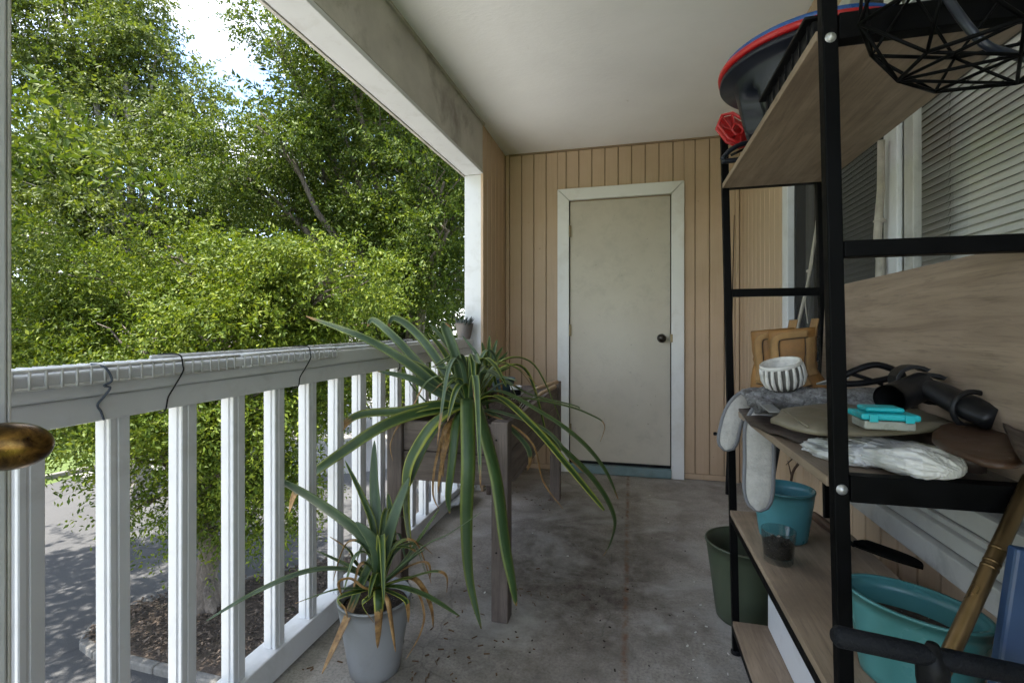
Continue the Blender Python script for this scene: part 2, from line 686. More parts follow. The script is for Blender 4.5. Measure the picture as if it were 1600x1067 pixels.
# ------------------------------------------------------------------ storage door in the back wall
dr = thing('flush_door', ((DX0 + DX1) / 2, YB, 0), 'grubby off-white flush door in white trim on the back wall', 'door')
MB().span(DX0 + .003, DX1 - .003, YB + .005, YB + .0125, .09, DTOP - .004).build('door_leaf', M['door'], dr, bevel=.002)
def trim_piece(poly):
    MB().prism(poly, lambda a, b, t: (a, t, b), YB - .022, YB + .012).build('trim', M['white_clean'], dr, bevel=.003)
tw = .09
trim_piece([(TX0, .0), (DX0 - .003, .0), (DX0 - .003, DTOP + .003), (TX0, DTOP + .093)])
trim_piece([(DX1 + .003, .0), (TX1, .0), (TX1, DTOP + .093), (DX1 + .003, DTOP + .003)])
trim_piece([(TX0 + .001, DTOP + .095), (DX0 - .002, DTOP + .005), (DX1 + .002, DTOP + .005), (TX1 - .001, DTOP + .095)])
MB().span(DX0 - .003, DX0 + .001, YB - .012, YB + .012, .085, DTOP).build('jamb', M['black_plastic'], dr)
MB().span(DX1 - .001, DX1 + .003, YB - .006, YB + .012, .085, DTOP).build('jamb', M['black_plastic'], dr)
MB().span(DX0 - .003, DX1 + .003, YB - .035, YB + .012, .002, .07).build('threshold', M['threshold'], dr, bevel=.006)
MB().span(DX0, DX1, YB - .004, YB + .0125, .0712, .0895).build('bottom_gap', M['black_plastic'], dr)
for hz in (.33, 1.10, 1.87):
    h = MB()
    for k in range(5):
        h.tube([(DX0 + .002, YB - .018, hz - .045 + k * .018), (DX0 + .002, YB - .018, hz - .045 + k * .018 + .0165)], .006, 10)
    h.box((DX0 + .008, YB - .009, hz), (.014, .006, .09))
    h.build('hinge', M['hinge'], dr, smooth=False)
kx, kz = DX1 - .065, 1.04
rotk = Matrix.Rotation(R(90), 3, 'X')
kn = MB().lathe([(.0, 0), (.031, 0), (.033, .003), (.030, .008), (.012, .011), (.011, .026), (.018, .030), (.027, .040), (.029, .050), (.025, .060), (.012, .066), (0, .067)], (kx, YB + .006, kz), 24, rot=rotk).build('door_knob', M['knob_dark'], dr, smooth=True)
MB().span(DX1 - .006, DX1 + .012, YB - .026, YB - .005, kz - .03, kz + .03).build('strike_plate', M['hinge'], dr)

# ------------------------------------------------------------------ window in the house wall
def glass_mat(name, tint, refl, rough=.02):
    t = NT(name)
    tr = t.n.new('ShaderNodeBsdfTransparent')
    tr.inputs['Color'].default_value = (*tint, 1)
    gl = t.n.new('ShaderNodeBsdfGlossy')
    gl.inputs['Roughness'].default_value = rough
    lw = t.n.new('ShaderNodeLayerWeight')
    lw.inputs['Blend'].default_value = .5
    fc = t.math('ADD', t.math('MULTIPLY', t.math('POWER', lw.outputs['Facing'], 4.0), .45), .045 * refl / 1.5)
    mx = t.n.new('ShaderNodeMixShader')
    t.l.new(fc, mx.inputs[0])
    t.l.new(tr.outputs[0], mx.inputs[1])
    t.l.new(gl.outputs[0], mx.inputs[2])
    t.l.new(mx.outputs[0], t.out.inputs['Surface'])
    return t.m


def screen_mat():
    t = NT('insect_screen_mesh')
    tr = t.n.new('ShaderNodeBsdfTransparent')
    df = t.b
    t.set(base=(.03, .031, .033), rough=.7)
    mx = t.n.new('ShaderNodeMixShader')
    mx.inputs[0].default_value = .45
    t.l.new(tr.outputs[0], mx.inputs[1])
    t.l.new(df.outputs[0], mx.inputs[2])
    t.l.new(mx.outputs[0], t.out.inputs['Surface'])
    return t.m


M['glass'] = glass_mat('window_glass', (.95, .96, .96), 1.5)
M['screen'] = screen_mat()
M['slat'] = plain('blind_slat', (.74, .73, .70), .5, var=.06, bump=0)
wi = thing('window', (XR, 1.4, WZ0), 'white sliding window with closed blinds behind the metal rack', 'window')
# outer trim
MB().span(XR - .018, XR + .016, WY1 + .0, WY1 + .083, WZ0 - .06, WZ1 + .055).build('trim', M['white'], wi, bevel=.004)
MB().span(XR - .030, XR + .016, WY0 - .06, WY1 - .002, WZ0 - .062, WZ0 - .002).build('apron', M['white_dirty'], wi, bevel=.004)
MB().span(XR - .018, XR + .016, WY0 - .06, WY1 - .002, WZ1 + .002, WZ1 + .057).build('trim', M['white'], wi, bevel=.004)
# frame
MB().span(XR - .008, XR + .085, WY0, WY1 - .004, WZ0 + .001, WZ0 + .04).build('sill', M['white_dirty'], wi, bevel=.004)
MB().span(XR + .012, XR + .085, WY1 - .030, WY1 - .003, WZ0 + .042, WZ1 - .001).build('side_frame', M['black_plastic'], wi, bevel=.003)
MB().span(XR + .012, XR + .085, WY0, WY1 - .004, WZ1 - .035, WZ1).build('head_frame', M['white_dirty'], wi, bevel=.003)
MB().span(XR + .010, XR + .020, WY0, WY1 - .032, WZ0 + .041, WZ0 + .055).build('track', M['white_dirty'], wi)
MB().span(XR + .040, XR + .050, WY0, WY1 - .032, WZ0 + .041, WZ0 + .055).build('track', M['white_dirty'], wi)
# sashes: far one behind an insect screen, near one with clear glass
def sash(name, y0, y1, x, mat_g, mat_f, w0=.045, w1=.045, th=.022):
    z0, z1 = WZ0 + .057, WZ1 - .037
    s = MB().span(x - th / 2, x + th / 2, y1 - w1, y1, z0, z1).build('stile', mat_f, wi, bevel=.003)
    MB().span(x - th / 2, x + th / 2, y0, y0 + w0, z0, z1).build('stile', mat_f, wi, bevel=.003)
    MB().span(x - th / 2, x + th / 2, y0 + w0 + .001, y1 - w1 - .001, z0, z0 + .05).build('bottom_rail', mat_f, wi, bevel=.003)
    MB().span(x - th / 2, x + th / 2, y0 + w0 + .001, y1 - w1 - .001, z1 - .05, z1).build('top_rail', mat_f, wi, bevel=.003)
    g = MB()
    g.v = [(x, y0 + w0 + .001, z0 + .051), (x, y0 + w0 + .001, z1 - .051), (x, y1 - w1 - .001, z1 - .051), (x, y1 - w1 - .001, z0 + .051)]
    g.f = [(0, 1, 2, 3)]
    g.build('pane', mat_g, wi)


sash('far', 1.70, WY1 - .034, XR + .062, M['glass'], M['white_dirty'])
sash('near', WY0 + .02, 1.648, XR + .030, M['glass'], M['white_dirty'], w1=.05)
MB().span(XR + .004, XR + .020, 1.652, 1.732, WZ0 + .057, WZ1 - .037).build('meeting_stile', M['white'], wi, bevel=.004)
MB().span(XR + .010, XR + .013, 1.734, WY1 - .034, WZ0 + .057, WZ1 - .037).build('insect_screen', M['screen'], wi)
# blinds: closed slats, each one a piece
def slat_mesh(L):
    prof = [(-.0135, -.0012), (-.006, .0012), (.004, .0014), (.0135, -.001)]
    m = MB()
    n = len(prof)
    for y in (-L / 2, L / 2):
        for a, b in prof:
            m.v.append((b, y, a))
        for a, b in prof:
            m.v.append((b + .0008, y, a))
    for i in range(n - 1):
        m.f.append((i, i + 1, 2 * n + i + 1, 2 * n + i))
        m.f.append((n + i + 1, n + i, 3 * n + i, 3 * n + i + 1))
    for a, b in ((0, n), (n - 1, 2 * n - 1)):
        m.f.append((a, b, 2 * n + b, 2 * n + a))
    return m


for (y0, y1) in ((WY0 + .03, 1.655), (1.659, WY1 - .045)):
    L, yc, xb = y1 - y0, (y0 + y1) / 2, XR + .135
    bl = MB().span(xb - .02, xb + .02, y0, y1, WZ1 - .035, WZ1 + .005).build('blind', M['slat'], wi, bevel=.003)
    z, first = WZ1 - .05, None
    while z > WZ0 + .03:
        rt = (0, R(24), 0)
        if first is None:
            first = slat_mesh(L).build('slat', M['slat'], bl, smooth=False)
            first.location, first.rotation_euler = (xb, yc, z), rt
        else:
            c = dup(first, bl, (xb, yc, z), rt)
        z -= .0222
    MB().span(xb - .012, xb + .012, y0, y1, WZ0 + .012, WZ0 + .028).build('bottom_bar', M['slat'], bl, bevel=.002)
# unlit room behind the blinds
M['room'] = plain('dim_room_wall', (.22, .2, .18), .9, bump=0)
mb = MB()
mb.span(1.45, 1.5, WY0 - .3, YB, -.02, CEIL)
mb.span(XR + .121, 1.45, WY0 - .32, WY0 - .27, -.02, CEIL)
mb.span(XR + .121, 1.45, YB - .05, YB, -.02, CEIL)
struct(mb.build('room_wall', M['room']))
struct(MB().span(XR + .19, 1.45, WY0 - .26, YB - .06, -.05, -.001).build('room_floor', M['room']))

# ------------------------------------------------------------------ railing
rl = thing('railing', (-1.09, 1.4, 0), 'white painted balcony railing with grooved balusters', 'railing')
RY0, RY1 = -1.5, 3.139
KZ = .0135
skew_span(-1.135, -1.05, RY0, RY1, .950, 1.003, 0, KZ).build('cap_rail', M['white'], rl, bevel=.008, seg=3)
skew_span(-1.122, -1.062, RY0, RY1, .896, .949, 0, KZ).build('top_rail', M['white'], rl, bevel=.004)
MB().span(-1.135, -1.058, RY0, RY1, .014, .098).build('bottom_rail', M['white'], rl, bevel=.004)


def baluster():
    w = .0205
    g, q = .004, .0075
    # square section with a rounded bead at the inner corner and a groove beside it
    poly = [(-w, -w), (w - .017, -w), (w - .015, -w + g), (w - .011, -w + g), (w - .009, -w), (w - .002, -w), (w, -w + .002), (w, -w + .012),
            (w - .002, -w + .014), (w - .002, -w + .017), (w, -w + .019), (w, w), (-w, w)]
    return MB().prism(poly, lambda a, b, t: (a, b, t), .0985, .915)


b0 = baluster().build('baluster', M['white'], rl)
bal_pos = [.645 + .161 * k for k in range(-12, 16) if .645 + .161 * k < 3.12]
for i, y in enumerate(bal_pos):
    if i == 0:
        b0.location = (-1.0905, y, 0)
    else:
        dup(b0, rl, (-1.0905 + random.uniform(-.001, .001), y + random.uniform(-.003, .003), 0), (random.uniform(-.003, .003), 0, random.uniform(-.03, .03)))

# wire closet shelves laid along the cap rail
def wire_shelf(y0, y1, z, label, sag=0.0):
    r = thing('wire_shelf', (-1.09, (y0 + y1) / 2, z), label, 'wire shelf')
    lw = MB()
    rr = .0032
    for x, zz in ((-1.0455, z - .004), (-1.0455, z + .028), (-1.082, z + .0255), (-1.118, z + .0255)):
        lw.tube([(x, y0 + (y1 - y0) * k / 6, zz + KZ * (y0 + (y1 - y0) * k / 6 - .6) + math.sin(math.pi * k / 6) * sag) for k in range(7)], rr * 1.15, 8)
    lw.build('long_wire', M['wire'], r, smooth=True)
    cw = MB()
    y = y0 + .006
    while y < y1:
        e = KZ * (y - .6)
        cw.tube([(-1.0425, y, z - .006 + e), (-1.0425, y, z + .026 + e), (-1.048, y, z + .031 + e), (-1.118, y, z + .030 + e)], rr * .72, 6)
        y += .0254
    stuff(cw.build('cross_wires', M['wire'], r, smooth=True))
    return r


wire_shelf(-.6, 1.10, .982, 'white wire shelf lying on the rail nearest the open door')
w2 = wire_shelf(1.112, 1.55, .982, 'short white wire shelf tied on the rail with black cord', .002)
strip = tag(skew_span(-1.128, -1.058, 1.56, 3.0, 1.0035, 1.012, 0, KZ).build('rail_board', M['white'], bevel=.003),
            'flat white strip lying on the far half of the rail top', 'board')
pipe = tag(MB().tube([(-1.106, .9, 1.0225), (-1.106, 1.3, 1.0275), (-1.106, 1.6, 1.0335), (-1.106, 2.3, 1.044)], .0045, 10).build('edge_rod', M['wire'], smooth=True),
           'white rod lying on top of the wire shelves along the rail', 'rod')


def cord(name, pts, r, mat, label):
    def cr(p0, p1, p2, p3, t):
        return .5 * ((2 * p1) + (-p0 + p2) * t + (2 * p0 - 5 * p1 + 4 * p2 - p3) * t * t + (-p0 + 3 * p1 - 3 * p2 + p3) * t ** 3)
    P = [Vector(p) for p in pts]
    out = []
    for i in range(len(P) - 1):
        a, b, c, d = P[max(i - 1, 0)], P[i], P[i + 1], P[min(i + 2, len(P) - 1)]
        for k in range(5):
            out.append(cr(a, b, c, d, k / 5))
    out.append(P[-1])
    return tag(MB().tube(out, r, 7).build(name, mat, smooth=True), label, 'cord')


M['twine'] = plain('blue_grey_twine', (.10, .12, .16), .9, var=.5, vs=60, bump=.5, bs=200)
xf = -1.037
def wrap(y, dy, zlow):
    return [(a, b, c - .012 + KZ * (y - .6)) for a, b, c in [(-1.10, y - .004, 1.036), (xf - .006, y, 1.036), (xf + .001, y + .004, 1.010), (xf + .001, y + .004, .995), (-1.048, y - dy * .4, .96),
            (-1.059, y - dy * .7, .935), (-1.06, y - dy, zlow), (-1.08, y - dy, zlow - .006)]]


ty = at_x(158, 600, -1.05).y
cord('twine', [(a, b, c - .012) for a, b, c in [(-1.06, ty - .012, 1.028), (xf, ty - .002, 1.022), (xf + .002, ty + .010, .995), (xf + .003, ty - .006, .985), (xf + .003, ty + .006, .980), (-1.047, ty + .004, .962), (-1.058, ty - .001, .945), (-1.059, ty + .006, .93), (-1.0595, ty + .012, .912)]], .0022, M['twine'],
     'frayed blue-grey twine hanging from the wire shelf near the door')
cord('tie_cord', wrap(at_x(276, 560, -1.05).y, .02, .906), .0017, M['black_plastic'], 'black cord tied round the rail above the third baluster')
cord('tie_cord', wrap(at_x(478, 560, -1.05).y, .025, .906), .0017, M['black_plastic'], 'black cord tied round the rail at the far end of the wire shelf')
cord('tie_cord', wrap(at_x(630, 560, -1.05).y, .02, .90), .0017, M['black_plastic'], 'black cord tied round the rail behind the big plant')

# ------------------------------------------------------------------ open door beside the camera with its brass knob
od = thing('entry_door', (-.64, -.05, 0), 'white door standing open at the left edge with an egg-shaped knob', 'door')
MB().span(-.664, -.624, -.46, .356, .012, 2.08).build('door_leaf', M['white'], od, bevel=.003)
MB().span(-.6635, -.6245, .3565, .3595, .012, 2.08).build('edge_strip', M['beam'], od, bevel=.001)
M['brass'] = None
t = NT('old_brass')
v = t.mapping()
c = t.ramp(t.noise(t.mapping(scale=(1, 3, 3)), 20, 8, .7, .5), [(.35, (.035, .018, .006)), (.55, (.16, .085, .02)), (.75, (.32, .19, .05))])
t.set(base=c, rough=t.ramp(t.noise(v, 50, 5), [(.3, .22), (.7, .42)]), metal=.85)
M['brass'] = t.m
kc = Vector((-.553, .311, .977))
rk = Matrix.Rotation(R(90), 3, 'Y')
kb = MB().lathe([(0, -.002), (.027, -.002), (.030, .003), (.026, .008), (.011, .012), (.010, .03)], (-.6238, kc.y, kc.z), 24, rot=rk).build('rose', M['brass'], od, smooth=True)
prof = [(max(.0005, math.sin(math.pi * k / 18)) * (1 + .10 * math.cos(math.pi * k / 18)), -math.cos(math.pi * k / 18)) for k in range(19)]
MB().lathe([(r * .0215, z * .038) for r, z in prof], kc, 32, rot=Matrix.Rotation(R(-62), 3, 'Z') @ Matrix.Rotation(R(90), 3, 'X')).build('door_knob', M['brass'], od, smooth=True)
MB().tube([(-.60, kc.y, kc.z), (kc.x - .004, kc.y, kc.z)], .009, 12).build('spindle', M['brass'], od, smooth=True)


# ================================================================== street level
def ground_mats():
    t = NT('worn_asphalt')
    v = t.mapping()
    n = t.noise(v, .35, 7, .6)
    c = t.ramp(n, [(.3, (.038, .038, .040)), (.7, (.072, .072, .072))])
    c = t.mix(c, (.12, .117, .113), t.ramp(t.noise(v, 60, 5, .7), [(.5, 0.0), (.8, .6)]))
    x = t.sep(v)
    c = t.mix(c, (.03, .03, .032), t.ramp(t.vor(t.mapping(scale=(.3, .3, .3)), 1.0, 'DISTANCE_TO_EDGE'), [(.0, .7), (.012, 0.0)]))
    t.set(base=c, rough=.9)
    t.bump(t.noise(v, 70, 5, .7), .5, .01)
    M['asphalt'] = t.m
    t = NT('mulch_bed_soil')
    v = t.mapping()
    n = t.noise(v, 22, 8, .75)
    c = t.ramp(n, [(.3, (.035, .026, .02)), (.55, (.095, .07, .052)), (.75, (.20, .155, .12))])
    c = t.mix(c, (.05, .07, .02), t.ramp(t.noise(v, 2.5, 6), [(.55, 0.0), (.7, .4)]))
    t.set(base=c, rough=.95)
    t.bump(n, 1.0, .03)
    M['mulch'] = t.m
    t = NT('kerb_concrete')
    v = t.mapping()
    t.set(base=t.ramp(t.noise(v, 8, 8, .65), [(.3, (.10, .095, .085)), (.7, (.20, .19, .175))]), rough=.9)
    t.bump(t.noise(v, 50, 5), .4, .01)
    M['kerb'] = t.m
    t = NT('lawn')
    v = t.mapping()
    t.set(base=t.ramp(t.noise(v, 6, 8, .7), [(.3, (.05, .085, .015)), (.7, (.12, .17, .035))]), rough=.95)
    t.bump(t.noise(v, 40, 5), 1.0, .05)
    M['lawn'] = t.m
    t = NT('bark')
    v = t.mapping(scale=(1, 1, .25))
    n = t.noise(v, 22, 9, .72, .6)
    t.set(base=t.ramp(n, [(.3, (.05, .04, .034)), (.55, (.14, .115, .095)), (.75, (.27, .235, .20))]), rough=.95)
    t.bump(n, 1.0, .03)
    M['bark'] = t.m
    M['bark_pale'] = plain('pale_bark', (.27, .245, .215), .9, var=.4, vs=14, bump=.5, bs=40)
    M['bounce_pale'] = plain('pale_bounce_ground', (.55, .535, .50), .9, var=.1, vs=1.2, bump=.3, bs=40)  # very pale, for the added out-of-view ground that throws sun upward
    M['pave'] = plain('sunlit_concrete_lot', (.26, .25, .235), .9, var=.12, vs=1.2, bump=.3, bs=40)


ground_mats()
struct(MB().span(-160, 120, -120, 160, GZ - .3, GZ).build('ground', M['lawn']))


def sheet(name, poly, z, mat):
    m = MB()
    m.v = [(x, y, z) for x, y in poly]
    m.f = [tuple(range(len(poly)))]
    return struct(m.build(name, mat))


# the drive runs past the building; a concrete lot lies beyond it
def gp(u, v):
    p = at_z(u, v, GZ)
    return (p.x, p.y)


sheet('driveway', [(-14.7, -30), (-3.0, -30), (-3.0, 9.5), (-6.0, 30), (-13, 34), (-14.7, 9)], GZ + .004, M['asphalt'])
sheet('concrete_lot', [(-26, 9.8), (-12, 9.9), (-7.5, 12.0), (-3, 16), (2, 34), (-26, 60)][::1], GZ + .008, M['pave'])

sheet('bounce_ground', [(-6.9, -14), (-1.3, -14), (-1.3, 3.7), (-6.9, 3.7)], GZ + .012, M['bounce_pale'])  # unseen pale ground, added to bounce sunlight up to the ceiling

bed = [(-6.95, 5.25), (-6.9, 4.85), (-6.65, 4.55), (-6.3, 4.45), (-1.5, 4.30), (-1.4, 9.6), (-4.2, 7.9), (-6.2, 6.0)]
m = MB()
cx, cy = -4.6, 5.6
m.v = [(x, y, GZ + .07) for x, y in bed] + [(cx, cy, GZ + .12)]
m.f = [(i, (i + 1) % len(bed), len(bed)) for i in range(len(bed))]
struct(m.build('mulch_bed', M['mulch']))
# kerb round the bed, piece by piece
kb_root = struct(empty('bed_kerb', (-5, 5, GZ)))
pts = [Vector((x, y, GZ + .03)) for x, y in bed]
dens = []
for i in range(len(pts)):
    a, b = pts[i], pts[(i + 1) % len(pts)]
    k = max(1, int((b - a).length / .9))
    for j in range(k):
        p, q = a.lerp(b, j / k), a.lerp(b, (j + 1) / k)
        d = (q - p).normalized()
        MB().bar(p + d * .004, q - d * .004, .11, .12).build('kerb_stone', M['kerb'], kb_root, bevel=.02)
kb2 = struct(empty('lawn_kerb', (-14, 10, GZ)))
p0, p1 = Vector(gp(60, 752)), Vector(gp(175, 728))
d = (p1 - p0)
p0 = p0 - d * 1.2
for j in range(9):
    a, b = p0 + d * .42 * j, p0 + d * (.42 * (j + 1) - .012)
    MB().bar((a.x, a.y, GZ + .06), (b.x, b.y, GZ + .06), .16, .14).build('kerb_stone', M['kerb'], kb2, bevel=.02)
n_ = Vector((-d.y, d.x)).normalized()
q = [p0, p0 + d * 3.8, p0 + d * 3.8 + n_ * 9, p0 + n_ * 9]
sheet('lawn_strip', [(a.x, a.y) for a in q], GZ + .09, M['lawn'])

# wood chips and dead leaves on the bed
def chips(n):
    r = np.random.default_rng(3)
    px, py = r.uniform(-6.8, -2.5, n), r.uniform(4.5, 7.6, n)
    poly = np.array(bed)
    ins = np.zeros(n, bool)
    j = len(poly) - 1
    for i in range(len(poly)):
        xi, yi, xj, yj = *poly[i], *poly[j]
        ins ^= ((yi > py) != (yj > py)) & (px < (xj - xi) * (py - yi) / (yj - yi) + xi)
        j = i
    px, py = px[ins], py[ins]
    m = MB()
    for x, y in zip(px, py):
        L, W, a = r.uniform(.03, .09), r.uniform(.012, .03), r.uniform(0, 6.28)
        m.box((x, y, GZ + .125 + r.uniform(0, .02)), (L, W, .006), Matrix.Rotation(a, 3, 'Z') @ Matrix.Rotation(r.uniform(-.5, .5), 3, 'Y'))
    o = stuff(m.build('wood_chips', M['chip']))
    return tag(o, 'wood chips and dead leaves covering the bed under the tree', 'mulch')


tch = NT('mulch_chip')
gch = tch.n.new('ShaderNodeNewGeometry')
tch.set(base=tch.ramp(gch.outputs['Random Per Island'], [(0, (.02, .015, .011)), (.6, (.06, .043, .03)), (1, (.16, .12, .09))]), rough=.95)
M['chip'] = tch.m
chips(5200)

# ================================================================== trees
def leaf_mat(name, c0, c1, c2, trans=.32):
    t = NT(name)
    g = t.n.new('ShaderNodeNewGeometry')
    ri = g.outputs['Random Per Island']
    c = t.ramp(ri, [(0.0, c0), (.55, c1), (1.0, c2)])
    big = t.noise(t.mapping(), .9, 3)
    c = t.mix(c, c0, t.ramp(big, [(.45, 0.0), (.65, .5)]))
    t.set(base=c, rough=.55, spec=.2)
    tl = t.n.new('ShaderNodeBsdfTranslucent')
    t.l.new(t.mix(c, (1.0, 1.0, .35), 1.0, 'MULTIPLY'), tl.inputs['Color'])
    mx = t.n.new('ShaderNodeMixShader')
    mx.inputs[0].default_value = trans
    t.l.new(t.b.outputs[0], mx.inputs[1])
    t.l.new(tl.outputs[0], mx.inputs[2])
    t.l.new(mx.outputs[0], t.out.inputs['Surface'])
    return t.m


M['leaf_lush'] = leaf_mat('lush_leaf', (.045, .078, .011), (.105, .15, .017), (.20, .235, .028))
M['leaf_dark'] = leaf_mat('oak_leaf', (.035, .062, .011), (.075, .115, .017), (.16, .195, .028), .32)
M['leaf_grey'] = leaf_mat('grey_green_leaf', (.055, .085, .020), (.105, .14, .030), (.18, .21, .048), .35)
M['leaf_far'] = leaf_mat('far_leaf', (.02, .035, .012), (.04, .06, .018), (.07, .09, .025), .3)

rng = np.random.default_rng(11)


def unit(a):
    return a / np.maximum(np.linalg.norm(a, axis=1, keepdims=True), 1e-6)


def leaf_mesh(name, clusters, n_leaves, size, mat, parent, per_twig=16, twig_len=.42, shell=.55, droop=.15, clumps=9):
    """sprays of small leaves on short twigs through the volume of each (centre, radii) cluster"""
    vol = np.array([c[1][0] * c[1][1] * c[1][2] for c in clusters]) ** .75
    cnt = np.maximum(1, (vol / vol.sum() * n_leaves / per_twig)).astype(int)
    P, D = [], []
    for (c, r), k in zip(clusters, cnt):
        c, r = np.array(c), np.array(r)
        ns = clumps
        sd = unit(rng.normal(size=(ns, 3)))
        sc_ = c + sd * r * (shell + (1.02 - shell) * rng.random((ns, 1)) ** .6)
        wgt = rng.random(ns) ** .8 + .15
        which = rng.choice(ns, size=k, p=wgt / wgt.sum())
        rc = r.mean() * .42 * (.7 + .7 * rng.random((ns, 1)))[which]
        off = rng.normal(size=(k, 3)) * np.array([.62, .62, .27]) * rc
        stray = rng.random((k, 1)) < .09
        p = np.where(stray, c + unit(rng.normal(size=(k, 3))) * r * rng.random((k, 1)) ** .5, sc_[which] + off)
        P.append(p)
        D.append(unit(unit(p - c) * .8 + unit(off + 1e-6) * .6 + .5 * rng.normal(size=(k, 3)) + np.array([0, 0, .3 - droop])))
    P, D = np.concatenate(P), np.concatenate(D)
    T = len(P)
    n = T * per_twig
    tt = np.tile(np.linspace(.05, 1, per_twig), T)[:, None]
    Pr, Dr = np.repeat(P, per_twig, 0), np.repeat(D, per_twig, 0)
    tl = twig_len * (.6 + .8 * np.repeat(rng.random((T, 1)), per_twig, 0))
    base = Pr + Dr * tt * tl + np.array([0, 0, -1]) * (tt ** 2) * tl * droop + rng.normal(size=(n, 3)) * .015
    rnd = unit(rng.normal(size=(n, 3)))
    side = unit(np.cross(Dr, rnd))
    ld = unit(Dr * (.35 + .5 * rng.random((n, 1))) + side * .9 + np.array([0, 0, -.15]))
    nn = unit(np.cross(ld, rng.normal(size=(n, 3))) + np.array([0, 0, .8]))
    wd = unit(np.cross(ld, nn))
    L = size * (.65 + .7 * rng.random((n, 1)))
    W = L * (.17 + .10 * rng.random((n, 1)))
    up = np.cross(wd, ld)
    V = np.empty((n, 4, 3))
    V[:, 0] = base
    V[:, 1] = base + ld * L * .45 + wd * W + up * W * .25
    V[:, 2] = base + ld * L - up * L * .12
    V[:, 3] = base + ld * L * .45 - wd * W + up * W * .25
    me = bpy.data.meshes.new(name)
    me.vertices.add(n * 4)
    me.vertices.foreach_set('co', V.reshape(-1).astype(np.float32))
    idx = np.arange(n)[:, None] * 4
    tri = np.concatenate([idx + np.array([0, 1, 2]), idx + np.array([0, 2, 3])], 1).reshape(-1)
    me.loops.add(n * 6)
    me.loops.foreach_set('vertex_index', tri.astype(np.int32))
    me.polygons.add(n * 2)
    me.polygons.foreach_set('loop_start', (np.arange(n * 2) * 3).astype(np.int32))
    me.polygons.foreach_set('loop_total', np.full(n * 2, 3, np.int32))
    me.update()
    me.validate()
    me.materials.append(mat)
    ob = bpy.data.objects.new(name, me)
    COL.objects.link(ob)
    if parent is not None:
        ob.parent = parent
        ob.matrix_parent_inverse = Matrix.Translation(parent.location).inverted()
    return ob, P, D


def wiggle(a, b, k, amp, rnd):
    out = []
    for i in range(k + 1):
        t = i / k
        p = a.lerp(b, t)
        s = math.sin(math.pi * t) * amp
        out.append(p + Vector((rnd.uniform(-s, s), rnd.uniform(-s, s), rnd.uniform(-s, s) * .5 + s * .5)))
    return out


def tree(name, base, fork_z, r0, clusters, n, size, lmat, bmat, label, seed, group=None, **kw):
    rnd = random.Random(seed)
    root = thing(name, base, label, 'tree', group)
    base = Vector(base)
    cen = sum((Vector(c[0]) for c in clusters), Vector()) / len(clusters)
    fork = Vector((base.x + (cen.x - base.x) * .18, base.y + (cen.y - base.y) * .18, fork_z))
    tp = wiggle(base - Vector((0, 0, .1)), fork, 7, .10, rnd)
    rad = [r0 * (1.75 if i == 0 else 1.25 if i == 1 else 1 - .05 * i) for i in range(8)]
    m = MB()
    m.tube(tp, rad, 14)
    for k in range(5):   # root flare
        a = k * 1.256 + rnd.random()
        m.tube([base + Vector((0, 0, .35)), base + Vector((math.cos(a) * r0 * 1.3, math.sin(a) * r0 * 1.3, .10)), base + Vector((math.cos(a) * r0 * 2.6, math.sin(a) * r0 * 2.6, -.05))],
               [r0 * .6, r0 * .45, r0 * .2], 7)
    m.build('trunk', bmat, root, smooth=True)
    for i, (c, r) in enumerate(clusters):
        c = Vector(c)
        mid = fork.lerp(c, .45) + Vector((0, 0, .15 * (c - fork).length))
        pp = wiggle(fork, mid, 3, .12, rnd)[:-1] + wiggle(mid, c, 3, .15, rnd)
        k = len(pp)
        lm = MB()
        lm.tube(pp, [max(.012, r0 * .5 * (1 - j / k)) for j in range(k)], 7)
        for s in range(7):
            d = Vector((rnd.gauss(0, 1), rnd.gauss(0, 1), rnd.gauss(.3, .7))).normalized()
            e = c + Vector((d.x * r[0], d.y * r[1], d.z * r[2])) * .9
            lm.tube(wiggle(c.lerp(mid, rnd.random() * .4), e, 3, .12, rnd), [.022, .016, .011, .005], 5)
        lm.build('limb', bmat, root, smooth=True)
    leaf_mesh('crown', clusters, n, size, lmat, root, **kw)
    return root


def clus(lst, rz=.85, ry=1.0):
    out = []
    for u, v, d, rp in lst:
        p = at_d(u, v, d)
        r = rp * d / F_PX
        out.append((tuple(p), (r, r * ry, r * rz)))
    return out


base1 = at_z(322, 948, GZ + .08)
c1 = clus([(70, 505, 7.6, 95), (185, 440, 7.4, 95), (300, 405, 7.0, 80), (400, 435, 6.6, 75), (515, 432, 6.2, 80), (100, 590, 6.6, 95),
           (225, 545, 6.3, 100), (350, 520, 6.1, 90), (450, 500, 6.3, 70), (180, 640, 6.0, 80), (300, 640, 5.9, 85), (395, 620, 6.1, 80),
           (325, 745, 6.2, 75), (405, 730, 6.3, 60), (245, 720, 6.1, 55), (470, 610, 6.9, 70), (430, 790, 6.6, 42), (345, 830, 6.5, 42), (540, 500, 7.2, 60), (225, 790, 6.0, 26), (560, 590, 8.0, 60), (110, 680, 6.6, 45)], rz=.62)
tree('shade_tree', tuple(base1), GZ + 1.6, .17, c1, 200000, .058, M['leaf_lush'], M['bark'], 'low spreading yellow-green tree in the mulch bed below the railing', 3, droop=.3)
